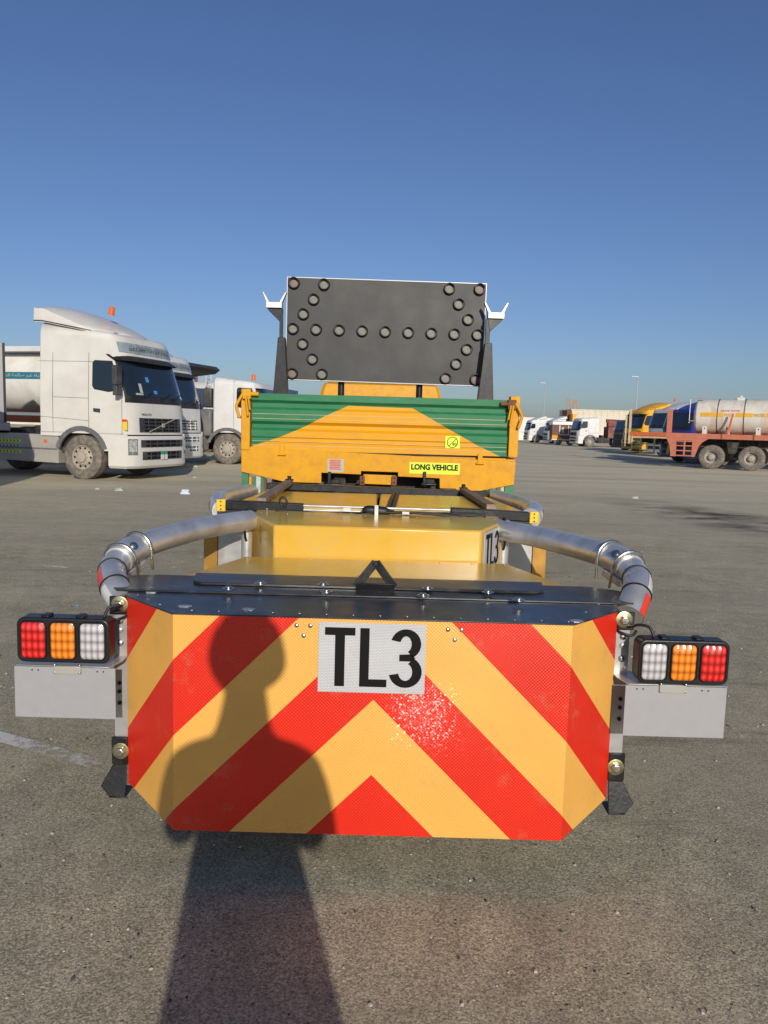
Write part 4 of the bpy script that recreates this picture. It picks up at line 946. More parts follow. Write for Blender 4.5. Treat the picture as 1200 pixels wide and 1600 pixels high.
        # mirror
        if mirrors is True or mirrors==sd_:
            b=MB(); y=sd_*(hw+.20)
            b.box((-.28,y-.11,zg0+.22),(-.16,y+.11,zg0+.66)); b.box((-.27,y-.10,zg0-.02),(-.16,y+.10,zg0+.20)); 
            b.tube([(-.36,sd_*(hw-.03),zg0+.70),(-.22,y,zg0+.68)],.025,8); b.tube([(-.30,sd_*(hw-.03),zg0+.02),(-.22,y,zg0+.05)],.022,8)
            b.build('mirror','dgrey',t,bevel=.02*(1 if detail>1 else .6))
        # headlamp in the bumper corner
        def hl(y,z,off=0): return bfront(y,z,off)
        y0,y1=(hw*.80,hw*.985)
        fpatch('headlamp_bezel','grey',sd_*y0,sd_*y1,.62,1.00,.004,t,7,3,.02,fn=hl)
        fpatch('headlamp','chrome',sd_*(y0+.03),sd_*(y1-.02),.70,.97,.009,t,6,4,.02,fn=hl)
        if sticker_ and sd_<0:
            st=side([(-.08-.16,1.20),(-.24+.14,1.20),(-.24+.14,1.46),(-.24,1.46)],'sticker','warning_sticker',body,.004,.008)
            side([(-.235,1.40),(-.105,1.40),(-.105,1.455),(-.235,1.455)],'redtape','sticker_band',st,.0055,.004)
    # grilles
    grille_mat=grille
    def do(y,z0,z1,off,fn,nm,slats,gm=grille_mat):
        b=MB(); b.grid(lambda u,v:fn(lerp(-y,y,u),lerp(z0,z1,v),off),lin(0,1,17),lin(0,1,3),thick=(-.02,0,0))
        for k in range(slats):
            z=lerp(z0,z1,(k+.5)/slats); h=(z1-z0)/slats*.42
            ys=lin(-y*.80,y*.80,17)
            for a,c in zip(ys,ys[1:]): b.beam(fn(a,z,off+.004),fn(c,z,off+.004),.012,h,1)
        for k in (-2,-1,0,1,2):
            yy=y*k/3.1; b.beam(fn(yy,z0+.01,off+.011),fn(yy,z1-.01,off+.011),.035,.010,0,up=(0,1,0))
        return b.build(nm,[gm,'ink'],t,smooth=40)
    g1=do(hw*.70,1.16,1.50,.012,front,'upper_grille',4)
    if style=='tall':
        b=MB(); b.beam(front(-hw*.45,1.18,.05),front(hw*.45,1.50,.05),.02,.02); b.box((front(0,1.33,.05).x,-.05,1.28),(front(0,1.33,.075).x,.05,1.38)); b.build('grille_emblem','silver',g1)
    do(hw*.72,.80,.98,.006,bfront,'middle_grille',2)
    g3=do(hw*.68,.50,.70,.006,bfront,'lower_grille',2)
    if plate:
        b=fpatch('number_plate','plate_white',-.14,.14,.50,.62,.03,g3,3,2,.01,fn=bfront); fpatch('plate_band','plate_green',-.14,.14,.62,.70,.03,b,3,2,.01,fn=bfront)
    if brand: text(brand,'lettering','dgrey',body,.42,.06,frame(front(-hw*.48,1.58,.004),(0,1,0),(0,0,1)),.003,bold=.03)
    if sign:
        sg=fpatch('roof_sign','signglass',-hw*.86,hw*.86,3.02,3.26,.012,t,15,3,.02)
        k=[]; X=frame(front(0,3.14,.03),(0,1,0),(.22,0,1)); text(sign,'lettering','grey',sg,hw*1.35,.12,X,.012,bold=.0)
    if rooflight:
        for y in (-.3,-.1,.1,.3): MB().dome(front(y,2.93,.0),(1,0,.2),.035,.02).build('marker_lamp','chrome',t)
    # wheel house and chassis
    b=MB(); b.box((-L+.02,-hw+.16,.62),(-.5,hw-.16,1.11)); b.box((-.55,-hw+.12,.40),(-.1,hw-.12,1.08)); b.build('engine_bay','chassis',t)
    CL=6.0 if chassis=='tractor' else 8.5
    b=MB(); b.box((-CL,-.45,.78),(-L,-.35,1.02)); b.box((-CL,.35,.78),(-L,.45,1.02))
    if chassis=='tractor': b.box((-5.3,-.5,1.02),(-4.2,.5,1.16)); b.box((-3.0,-.9,1.02),(-2.75,.9,1.25))
    b.build('chassis_frame','chassis',t)
    for sd_ in (-1,1):
        put_wheel(t,WX,sd_*(hw-.16),sd_,.53,.31)
        for wx in ((-5.0,) if chassis=='tractor' else (-5.6,-6.95)):
            put_wheel(t,wx,sd_*(hw-.30),sd_,.53,.56,True)
            b=MB()
            for k in range(12):
                a0,a1=R(lerp(10,170,k/12)),R(lerp(10,170,(k+1)/12))
                b.prism([(wx+r*math.cos(a),sd_*(hw-.58),.53+r*math.sin(a)) for r,a in ((.60,a0),(.62,a0),(.62,a1),(.60,a1))],(0,sd_*.56,0))
            b.build('mudguard','dgrey',t,smooth=50)
        x1=-2.08
        b=MB()
        if skirt: b.prism([(x1,sd_*(hw-.04),.36),(x1,sd_*(hw-.04),1.0),(x1-.06,sd_*(hw-.06),1.04),(x1-2.7,sd_*(hw-.06),1.04),(x1-2.7,sd_*(hw-.04),.40)],(0,-sd_*.5,0)); fs=b.build('side_skirt','silver',t,bevel=.01)
        else:
            b.box((x1-.2,sd_*(hw-.65),.42),(x1-1.5,sd_*(hw-.08),.98)); fs=b.build('fuel_tank','silver' if sd_<0 else 'chassis',t,bevel=.06)
        if skirt and sd_<0:
            for z,h in ((.86,.07),(.74,.055),(.60,.06)):
                c=MB(); c.box((x1-2.6,-hw+.036,z-h/2),(x1-1.1,-hw+.040,z+h/2)); tp_=c.build('hazard_tape','lime' if z!=.74 else 'paper',fs,smooth=0); c=MB()
                for k in range(13):
                    x=x1-1.2-k*.105; d=1 if k<6 else -1
                    c.prism([(x,-hw+.0355,z+h*.42),(x-.035,-hw+.0355,z+h*.42),(x-.035+d*.045,-hw+.0355,z),(x-.035,-hw+.0355,z-h*.42),(x,-hw+.0355,z-h*.42),(x+d*.045,-hw+.0355,z)],(0,-.001,0))
                c.build('tape_chevrons','ink',tp_,smooth=0)
            c=MB(); c.box((x1-.42,-hw+.034,.84),(x1-.32,-hw+.04,.92)); c.build('side_marker','orange_lens',fs)
            c=MB(); c.box((x1-2.7,-hw+.030,.68),(x1-.02,-hw+.038,.715)); c.build('skirt_groove','grey',fs,smooth=0)
    if spoiler:
        b=MB(); us=lin(0,1,19); vs=[-1.0001]+lin(-1,1,17)+[1.0001]
        def rf(u,v):
            w=hw-.02 if u<.62 else lerp(hw-.02,.42,((u-.62)/.38)**1.5)
            x=-L-.10+u*(L-.50)-(.16*v*v if u>.9 else 0); zb_=ztop(x)-.02+.05*(1-u)
            hs=.30*max(0,1-u/.70); hc=.40*(1-u)+.10*math.sin(u*math.pi)
            if u<.06: hs*=.88; hc*=.94
            if abs(v)>1: return Vector((x,v*w,zb_))
            return Vector((x,v*w*(.985 if abs(v)>.95 else 1),zb_+.02+hs+(hc-hs)*(1-abs(v)**2.6)))
        b.grid(rf,us,vs,thick=(0,0,-.05))
        b.build('roof_spoiler',paint,t,smooth=40)
        b=MB()
        for v in (-1,1):
            pts=[rf(u,v*1.001)+Vector((0,v*.004,-.02)) for u in us]
            b.tube(pts,.014,6)
        b.build('spoiler_seam','dgrey',t)
    if beacon:
        x,y,z,tl_=beacon; X=Matrix.Translation((x,y,z))@Matrix.Rotation(R(tl_),4,'Y')
        MB().lathe([(.09,0),(.09,.02),(.072,.03),(.068,.19),(.05,.21),(.0003,.215)],18,'z',X).build('beacon','orange_lens',t)
    return t
sg=mat('roof_sign_glass',(.30,.36,.38),.15,var=.35,vscale=4); M['signglass']=sg
GW='white trucks on the left'; GR='white trucks in the far row'
def dirrot(deg): return R(deg)
th=R(-17.)
fx=PZ(128,749,0)   # front wheel contact, near side
d=Vector((math.cos(th),math.sin(th),0)); nn=Vector((-d.y,d.x,0))
FA=fx+d*1.38+nn*(2.49/2-.0)
ta=cab_truck('dusty white tall-cab tractor with black visor and orange roof beacon, frontmost on the left',(FA.x,FA.y,0),th,'white',GW,sign='GLOBETROTTER',brand='VOLVO',skirt=True,sticker_=True,mirrors=-1,beacon=(-1.32,-.15,4.0,12))
FB=FA+nn*4.5-d*2.1
cab_truck('white tall-cab tractor with white slatted grille, just behind the frontmost left-hand tractor',(FB.x,FB.y,0),th,'white2',GW,sign='GLOBETROTTER',grille='white2',mirrors=0,rooflight=True)
# tractor whose front lies just outside the left edge: its shadow lies on the first one
# low white day cab behind the flatbed
wc=PZ(355,725.5,0); th2=R(-8); d2=Vector((math.cos(th2),math.sin(th2),0)); n2=Vector((-d2.y,d2.x,0)); FC=wc+d2*1.38+n2*1.245
tc_=cab_truck('low white day-cab truck with dark air box, half hidden by the amber tailgate post',(FC.x,FC.y,0),th2,'white2',GW,roof=2.86,rear=3.02,L=1.92,spoiler=False,visor=False,style='low',mirrors=-1,beacon=(-.95,.3,3.0,0),detail=1)
q=MB(); q.box((-2.30,-1.18,1.95),(-1.98,-.75,2.62)); q.build('air_intake','dgrey',tc_,bevel=.05)
q=MB(); q.box((-2.45,-1.15,.95),(-2.0,-.5,1.9)); q.build('air_filter','grey',tc_,bevel=.08)

def axle_pair(t,xs,y,w=.30,dished=True,both=2.2,rm='rim'):
    for x in xs:
        put_wheel(t,x,y,-1,.53,w,dished,rm); put_wheel(t,x,y+both,1,.53,w,dished,rm)
def tank_mesh(x0,x1,yc,zc,r,dish=.35,n=40,endr=None):
    pr=[(.0005,x0-dish)]+[(r*math.sin(R(a)),x0-dish*math.cos(R(a))) for a in (12,25,40,55,70,82)]+[(r,x0),(r,x1)]+[(r*math.sin(R(a)),x1+dish*math.cos(R(a))) for a in (82,70,55,40,25,12)]+[(.0005,x1+dish)]
    return MB().lathe(pr,n,'x',Matrix.Translation((0,yc,zc)))
def on_tank(x0,x1,z0,z1,yc,zc,r,off=.006,n=6):
    b=MB()
    def fn(u,v):
        z=lerp(z0,z1,v); return Vector((lerp(x0,x1,u),yc-math.sqrt(max(0,(r+off)**2-(z-zc)**2)),z))
    return b.grid(fn,lin(0,1,2),lin(0,1,n),thick=(0,.012,0))
# tanker trailer of the second tractor (left edge)
t=thing('tanker_trailer','white tanker trailer on an orange frame with teal sign at the left edge','trailer',(FB.x,FB.y,0),th)
TX=-3.6
tank_mesh(-12.5,TX-1.0+.9,0,2.62,1.02).build('tank','tank2',t,smooth=50)
q=MB(); q.box((-12.5,-1.05,3.50),(TX-.2,-.55,3.56)); q.box((-12.5,.55,3.50),(TX-.2,1.05,3.56)); q.box((-12.5,-1.05,3.56),(TX-.2,-1.0,3.66)); q.build('catwalk','white2',t,bevel=.01)
q=MB(); q.box((-12.5,-1.12,1.28),(-3.1,-1.0,1.50)); q.box((-12.5,1.0,1.28),(-3.1,1.12,1.50)); q.box((-3.2,-1.0,1.28),(-3.1,1.0,1.50)); q.box((-12.5,-1.1,1.62),(-3.1,-1.06,1.66)); q.build('frame','orangefr',t)
q=MB(); q.lathe([(.28,-.15),(.50,-.15),(.53,-.1),(.53,.1),(.50,.15),(.28,.15)],28,'z',Matrix.Translation((-3.75,-.75,1.82))); q.build('spare_tyre','tyre',t,smooth=50)
axle_pair(t,(-9.3,-10.6,-11.9),-.95,both=1.9)
q=on_tank(-6.6,-4.15,2.64,2.86,0,2.62,1.02,.006,3).build('teal_sign','teal',t,smooth=0)
AR=''.join(reversed('\uFEE3\uFEF4\uFE8E\uFEE9 \uFECF\uFEF4\uFEAE \uFEBB\uFE8E\uFEDF\uFEA4\uFE94 \uFEDF\uFEE0\uFEB8\uFEAE\uFE8F'))
text(AR,'lettering','paper',q,1.75,.13,frame((-5.35,-1.035,2.75),(1,0,0),(0,0,1)),.004,bold=.012)
# grey box trailer on the first tractor
BX=PY(15,700,19.2)
t=thing('box_trailer','pale grey box trailer with white corner casting, cut off by the left edge','trailer',(BX.x+3.55*math.cos(R(30))-1.25*math.sin(R(30)),BX.y+3.55*math.sin(R(30))+1.25*math.cos(R(30)),0),R(30))
q=MB(); q.box((-12,-1.22,1.30),(-3.62,1.22,3.22)); q.build('box_body','greybox',t,bevel=.01)
q=MB()
for x in (-3.70,-4.15): q.box((x-.05,-1.26,1.30),(x+.05,-1.215,3.22)); 
q.box((-12,-1.27,3.15),(-3.60,-1.21,3.24)); q.build('box_post','platealu',t,bevel=.01)
q=MB(); q.box((-3.66,-1.275,1.30),(-3.60,-1.22,3.24)); q.build('edge_seal','cable',t)
q=MB(); q.box((-12,-1.26,1.10),(-3.52,1.26,1.30)); q.build('floor_frame','platealu',t,bevel=.01)
c=MB(); c.cyl((-3.9,-1.262,1.2),(-3.9,-1.268,1.2),.05,14); c.build('casting_hole','dgrey',t)
axle_pair(t,(-9.8,-11.1),-.98,both=1.96)
# vehicle just outside the frame that shades the first tractor's skirt
cab_truck('low white truck parked just beyond the left edge, nearest of the left-hand trucks',(-7.88,14.15,0),R(0),'white2',GW,roof=2.86,rear=3.02,L=1.92,spoiler=False,visor=False,style='low',mirrors=0,detail=1)
# dark hooded tipper and blue-striped tanker between the left trucks
FD=PY(322,640,31.5); 
t=thing('tipper_truck','tipper truck showing only its dark overhanging body hood behind the left-hand tractors','truck',(FD.x,FD.y,0),th)
q=MB(); q.prism([(-.2,-1.2,3.85-.1),(-.02,-1.2,3.62),(-.25,-1.2,3.45),(-1.6,-1.2,3.30),(-1.6,-1.2,3.95)],(0,2.4,0)); q.build('body_hood','dgrey',t,bevel=.02)
q=MB(); q.box((-6.5,-1.22,1.5),(-1.6,1.22,3.6)); q.build('tipper_body','greybox',t,bevel=.02)
q=cab_loft([(1.0,.9,1.15,0),(2.0,.95,1.2,0),(2.9,1.2,1.15,0),(3.05,1.3,1.05,.05)],2.6,2.4); q.v=[Vector((v.x+1.0,v.y,v.z)) for v in q.v]; q.v=[Vector((v.x-1.0,v.y,v.z)) for v in q.v]; q.build('cab','white2',t)
axle_pair(t,(-1.7,-4.6,-5.9),-1.0,both=2.0)
q=MB(); q.box((-6.5,-.5,.8),(-.9,.5,1.5)); q.build('chassis_frame','chassis',t)
FE=PY(345,640,36)
t=thing('tanker_trailer','white tanker with blue stripe and rear ladder, in the gap behind the left-hand trucks','trailer',(FE.x,FE.y,0),R(-25))
tank_mesh(-8,-.3,0,2.35,.98).build('tank','tank2',t,smooth=50)
on_tank(-8,-.35,1.95,2.30,0,2.35,.98,.006,4).build('blue_stripe','bluep',t); on_tank(-1.0,-.4,1.70,1.94,0,2.35,.98,.008,4).build('lime_patch','lime',t)
q=MB(); 
for y in (-.95,-.6): q.tube([(-.1,y,1.2),(-.1,y,3.6)],.025,6)
for k in range(8): q.tube([(-.1,-.95,1.4+.28*k),(-.1,-.6,1.4+.28*k)],.018,6)
q.build('ladder','alub',t)
q=MB(); q.box((-8,-.6,.9),(0,.6,1.35)); q.build('frame','chassis',t); axle_pair(t,(-1.5,-2.8),-1.0,both=2.0)
MB().lathe([(.08,0),(.08,.2),(.05,.24),(.0003,.25)],14,'z',Matrix.Translation((-1.2,-.3,3.32))).build('beacon','red',t)
# white truck with blue container seen between cradle post and amber cab
FF=PY(500,640,38)
tw=cab_truck('low white cab truck seen through the gap under the arrow board',(FF.x,FF.y,0),R(-10),'white2',GW,roof=2.75,rear=2.9,L=2.0,spoiler=False,visor=False,style='low',mirrors=0,detail=1,plate=False)
t=thing('shipping_container','blue shipping container behind the low cab in the gap under the arrow board','container',tuple(PY(448,640,41.))[:2]+(0,),R(-10))
q=MB(); q.box((-5.5,-1.2,1.1),(.25,1.2,3.25)); 
for k in range(18): q.box((-5.4+.31*k,-1.23,1.2),(-5.25+.31*k,-1.2,3.15))
q.build('container_body','blue',t); q=MB(); q.box((-5.5,-1.1,.75),(.25,1.1,1.1)); q.build('frame','chassis',t); axle_pair(t,(-4.4,-3.1),-1.0,both=2.0)

# ------------------------------------------------------------------ right-hand side
t=thing('tanker_trailer','rusty off-white tank with amber stripe on a faded red twin-axle trailer at the right edge','trailer',tuple(PZ(1110,733,0)),R(-30))
tk=tank_mesh(-.80,9.5,1.25,2.31,.79,.20).build('tank','tank',t,smooth=50)
q=MB(); q.tube([(1.62,1.25+.0*0,2.3)],.01,3) if False else None
for x in (.05,1.13,2.3,3.5,4.9):
    rg=MB(); rg.lathe([(.796,-.018),(.806,-.012),(.806,.012),(.796,.018)],40,'x',Matrix.Translation((x,1.25,2.31))); rg.build('tank_band','dgrey',t,smooth=0)
on_tank(-.65,.31,2.30,2.48,1.25,2.31,.79).build('amber_stripe','amber',t,smooth=30); on_tank(.80,1.48,2.30,2.48,1.25,2.31,.79).build('amber_stripe','amber',t,smooth=30); on_tank(2.0,9.0,2.30,2.48,1.25,2.31,.79).build('amber_stripe','amber',t,smooth=30)
text('WASTE','lettering','amber',tk,.42,.15,frame((.555,1.25-.80,2.39),(1,0,0),(0,.07,1)),.004,bold=.02)
text('WATER','lettering','amber',tk,.46,.15,frame((1.74,1.25-.80,2.39),(1,0,0),(0,.07,1)),.004,bold=.02)
text('WASTE WATER','lettering','redink',tk,.80,.07,frame((.60,1.25-.775,2.57),(1,0,0),(0,.3,1)),.012,bold=.01)
for x in (-.40,.52,1.76,3.3,5.0):
    q=MB(); q.box((x-.09,.28,1.54),(x+.09,.50,1.70)); q.prism([(x-.09,.28,1.70),(x+.09,.28,1.70),(x+.09,.28,1.86),(x-.09,.28,1.86)],(0,.04,0)); q.prism([(x-.02,.32,1.54),(x+.02,.32,1.54),(x+.02,.75,1.75),(x-.02,.75,1.75)],(0,0,.06)); qq=q.build('tank_bracket','tank2',t); MB().cyl((x,.276,1.78),(x,.279,1.78),.03,10).build('hole','ink',qq)
q=MB(); q.box((.75,1.0,3.03),(1.05,1.3,3.18)); q.tube([(.9,1.15,3.18),(.9,1.15,3.26)],.06,10); q.build('manhole','tank2',t,bevel=.02)
q=MB(); q.box((-1.95,0,1.32),(10,.10,1.54)); q.box((-1.95,2.4,1.32),(10,2.5,1.54)); q.box((-1.95,.1,1.46),(10,2.4,1.535)); q.build('deck_frame','salmon',t)
q=MB()
for x in (.35,1.62,3.0,4.4): q.box((x-.03,-.012,1.31),(x+.03,.0,1.545))
q.build('frame_joint','rust',t,smooth=0)
q=MB(); # end ladder frame
q.prism([(-1.95,0,1.33),(-.15,0,1.33),(-.42,0,1.15),(-.55,0,.98),(-.70,0,.50),(-.83,0,.50),(-.83,0,1.0),(-.83,0,1.22),(-1.50,0,1.22),(-1.50,0,.50),(-1.72,0,.50),(-1.78,0,1.0)],(0,.09,0))
for z in (.52,.74,.96,1.16): q.box((-1.52,.012,z),(-.72,.078,z+.05))
q.box((-1.18,.008,.55),(-1.12,.082,1.22)); q.build('ladder_frame','salmon',t)
q=MB(); q.box((-1.96,.0,1.54),(-1.74,.10,2.60)); q.build('headboard','salmon',t,bevel=.01)
q=MB(); q.beam((.55,.16,1.50),(.72,.16,2.42),.05,.08); q.build('stake','orangefr',t)
q=MB(); q.tube([(-1.1,.5,2.0),(-1.1,.5,3.10)],.02,6); q.tube([(-1.1,.5,3.10),(-.45,.7,3.13)],.03,6); q.tube([(-1.1,.45,2.1),(-.8,.45,2.1)],.03,6); q.build('vent_pipe','alub',t)
for x in (0,1.60): put_wheel(t,x,.17,-1,.53,.32,True); put_wheel(t,x,2.33,1,.53,.32,True)
q=MB(); q.prism([(.55,.25,1.20),(1.05,.25,1.20),(.95,.25,.70),(.65,.25,.70)],(0,.12,0)); q.box((-.2,.5,.45),(.2,2.0,.62)); q.box((1.4,.5,.45),(1.8,2.0,.62)); q.box((-1.2,.7,.95),(10,.85,1.32)); q.box((-1.2,1.65,.95),(10,1.8,1.32)); q.build('suspension','chassis',t)

# flatbed with amber and cream ladder frames beside it
P0=PY(983,690,41.); t=thing('flatbed_trailer','orange-decked flatbed end with cream and yellow ladder frames left of the red trailer','trailer',(P0.x,P0.y,0),R(-30))
q=MB(); q.box((0,0,1.36),(9,.1,1.56)); q.box((0,.1,1.46),(9,2.4,1.555)); q.build('deck','orangefr',t)
q=MB(); 
for x in (.10,.55,1.25): q.box((x,.02,.45),(x+.07,.08,1.36))
q.box((.1,.015,1.24),(1.95,.085,1.34)); q.build('ladder_frame','cream',t)
q=MB()
for z in (.50,.78,1.05): q.box((.17,.02,z),(.55,.08,z+.05))
for z in (.46,.92): q.box((.62,.01,z),(1.25,.07,z+.06))
q.build('rung','yel',t); q=MB(); q.beam((1.95,.03,.45),(2.1,.03,1.36),.05,.12); q.build('landing_leg','yel',t)
q=MB(); q.box((-.06,0,.9),(.05,.1,2.75)); q.box((-.25,0,.8),(-.18,.1,2.4)); q.build('end_post','cream',t); axle_pair(t,(3.2,4.6),.17,both=2.1)
q=MB(); q.box((.5,.6,1.0),(9,.8,1.36)); q.box((.5,1.7,1.0),(9,1.9,1.36)); q.build('chassis_rail','chassis',t)

def row(label,px,py,Y,deg,paint,s=1.,front_of=None,**k):
    p=PY(px,py,Y); return cab_truck(label,(p.x,p.y,0),R(deg),paint,GR,s,**k)
row('blue tall-cab tractor with pale side window, behind the end of the rusty tank',1051,690,41,198,'blue',.93,roof=3.0,rear=3.15,L=2.4,mirrors=0,detail=1,visor=False,plate=False)
row('white cab with orange roof beacon between the blue tractor and the yellow one',1026,690,50,197,'white2',1.0,roof=3.05,rear=3.2,L=2.4,mirrors=0,detail=1,visor=False,beacon=(-1.2,0,3.6,0),plate=False)
row('yellow tall-cab tractor with sloping roof deflector in the right-hand row',984,690,58,195,'yellowc',1.0,roof=3.2,rear=3.4,L=2.4,mirrors=0,detail=1,plate=False)
row('dark grey low cab with pale front corner, left of the yellow tractor',966,690,66,193,'grey',.92,roof=2.8,rear=2.95,L=2.2,spoiler=False,style='low',visor=False,mirrors=0,detail=1,plate=False)
p=PZ(926,698.5,0); F_=p
tf=cab_truck('white flat-roofed tractor with open chassis, alone in the middle of the far row',(p.x-1.75,p.y+1.2,0),R(187),'white2',GR,.97,roof=2.95,rear=3.1,L=2.35,spoiler=False,visor=False,style='low',mirrors=1,detail=1,plate=False)
t=thing('folded_crane','dark red folded loader crane standing on the chassis behind the far white cab','crane',(p.x+1.9,p.y+1.3,0.9),R(187))
q=MB(); q.box((-.5,-.6,0),(.3,.6,1.2)); q.box((-.9,-.25,1.2),(.2,.25,1.9)); q.build('crane_column','red',t,bevel=.05); q=MB(); q.beam((.3,0,1.8),(-1.8,0,1.75),.3,.35); q.beam((-1.6,.1,1.6),(-.4,.1,.4),.22,.22); q.build('crane_boom','rust',t,bevel=.02); q=MB(); q.box((-3.0,-1,-.5),(-.6,1,.35)); q.build('side_box','chassis',t,bevel=.04)
p=PY(853,680,97); row('white tall-cab tractor half hidden by the brown curtain trailer in the far row',852,680,93,187,'white2',.83,roof=3.3,rear=3.6,mirrors=0,detail=1,plate=False)
p=PY(817,690,97); cab_truck('white tall-cab tractor at the far left end of the right-hand row',(p.x+.3,p.y,0),R(187),'white2',GR,.84,roof=3.3,rear=3.6,mirrors=1,detail=1,plate=False)
p=PY(862,690,84)
t=thing('curtain_trailer','low trailer with brown curtain panels, silver top and orange corner in the far row','trailer',(p.x,p.y,0),R(-4))
q=MB(); q.box((0,0,.55),(2.6,2.2,2.15)); q.build('curtain','brown',t)
q=MB(); q.box((-.05,-.05,2.15),(2.7,2.25,2.60)); q.build('silver_top','alub',t,bevel=.08)
q=MB(); q.box((-.03,-.03,.55),(2.63,0,.65)); q.box((.75,-.03,1.1),(.85,0,2.15)); q.box((1.7,-.03,1.1),(1.78,0,2.15)); q.box((.85,-.02,1.1),(2.6,0,1.18)); q.build('window_frame','white2',t); q=MB(); q.box((1.0,-.015,1.35),(1.25,0,1.95)); q.box((1.9,-.015,1.35),(2.1,0,1.95)); q.box((2.25,-.015,1.35),(2.45,0,1.95)); q.build('window','paper',t)
q=MB(); q.prism([(0,-.02,.62),(1.3,-.02,.62),(.6,-.02,1.05),(0,-.02,1.08)],(0,.015,0)); q.build('orange_corner','orange',t); put_wheel(t,.7,.2,-1,.42,.3,True); put_wheel(t,2.0,.2,-1,.42,.3,True)
# white boxes of trailers beyond
def hut(name,label,cat,x0,x1,ytop,Y,mt,depth=3.,deg=0,ribs=.35,z0=0,rt=None):
    a=PY(x0,ytop,Y); b=PY(x1,ytop,Y); t=thing(name,label,cat,(a.x,Y,0),R(deg)); L_=b.x-a.x; h=(a.z+b.z)/2
    q=MB(); q.box((0,0,z0),(L_,depth,h)); q.build('wall',mt,t)
    q=MB(); k=0
    while k*ribs<L_-.1: q.box((k*ribs,-.04,z0+.05),(k*ribs+ribs*.45,0,h-.08)); k+=1
    r_o=q.build('ribs',mt,t,smooth=0)
    q=MB(); q.box((-.05,-.07,h-.08),(L_+.05,depth+.05,h+.06)); q.build('roof',rt or mt,t)
    return t
hut('storage_shed','long cream ribbed metal shed behind the far truck row','shed',893,1120,643,116,'wall',8,ribs=.9)
hut('storage_shed','white ribbed metal shed at the left end behind the far row','shed',640,886,651,122,'wallw',8,ribs=1.2)
hut('shipping_container','rust brown container end with amber door beside the cream shed','container',886,893,641.5,112,'rust',3,ribs=.5)
hut('shipping_container','amber container end standing between brown container and cream shed','container',895,901,647,110,'amber',3,ribs=.3)
hut('semi_trailer','white box trailer just right of the amber tailgate post','trailer',800,820,652,104,'wallw',2.5,z0=1.2)
# poles and distant cranes
def pole(px,ytop,Y,label,arm=-1):
    p=PY(px,ytop,Y); t=thing('street_lamp',label,'street lamp',(p.x,Y,0),0,'street lamps beyond the yard')
    q=MB(); q.tube([(0,0,0),(0,0,p.z)],[.14,.07],8); q.build('pole','pole',t); q=MB(); q.box((arm*1.0,-.1,p.z-.04),(0.1,.1,p.z+.06)) ; q.build('lamp_head','alub',t,bevel=.03)
pole(997,588.5,118,'tall thin street lamp rising above the yellow tractor'); pole(852,598.5,150,'fainter tall street lamp rising above the white shed, left of the other')
for x,y,lb in ((893,622,'left'),(903,625,'right')):
    p=PY(x,y,180); t=thing('tower_crane',f'tiny distant rust-coloured crane mast, the {lb} one of the pair','crane',(p.x,180,0),0,'distant crane masts')
    q=MB(); 
    for dx_ in (-.5,.5): q.beam((dx_,0,0),(dx_*.6-.6,0,p.z),.18,.18)
    for k in range(12): z=p.z*k/12; q.beam((-.5-.04*k,0,z),(.5-.07*k,0,z+p.z/12),.12,.12)
    q.build('mast','crane',t); q=MB(); q.beam((-.6,0,p.z-.5),(1.0,0,p.z-2.5),.2,.2); q.build('jib','crane',t)
# low cream boundary wall closing the yard on the left
hut('boundary_wall','low cream boundary wall closing the yard far behind the left-hand trucks','wall',-200,640,660,150,'wall',.4,ribs=3.)

# ------------------------------------------------------------------ litter
def litter(px,py,r,mt,label,name='plastic_scrap',sq=.5):
    p=PZ(px,py,0); rg=random.Random(int(px*7+py)); q=MB(); n=10
    top=[(r*.6*rg.uniform(.5,1.1)*math.cos(6.28*k/n),r*.45*rg.uniform(.5,1.1)*math.sin(6.28*k/n),r*sq*rg.uniform(.5,1.2)) for k in range(n)]
    bot=[(r*rg.uniform(.75,1.1)*math.cos(6.28*k/n),r*.7*rg.uniform(.75,1.1)*math.sin(6.28*k/n),.002) for k in range(n)]
    q.add(top+bot+[(0,0,r*sq)],[(k,(k+1)%n,n+(k+1)%n,n+k) for k in range(n)]+[((k+1)%n,k,2*n) for k in range(n)]); 
    o=q.build(name,mt,None,smooth=25); o.location=(p.x,p.y,.001); tag(o,label,'litter')
litter(290,772,.12,'litter','pale blue crumpled plastic bottle on the asphalt left of the flatbed','plastic_bottle',.8)
litter(186,767,.13,'paper','white crumpled scrap left of the blue plastic on the asphalt')
litter(304,747,.07,'paper','small white scrap near the shadow of the left-hand tractors')
litter(152,765,.06,'paper','small white crumb left of the crumpled white scrap')
litter(305,730,.10,'paper','tiny white scrap farthest back under the left-hand trucks')
litter(945,713,.30,'paper','flat pale scrap on the asphalt before the far row','cardboard_scrap',.12)
litter(992,779,.09,'paper','pale scrap at the start of the dark stain on the right')
litter(121,947,.018,'bluep','tiny blue scrap above the left lamp cluster')

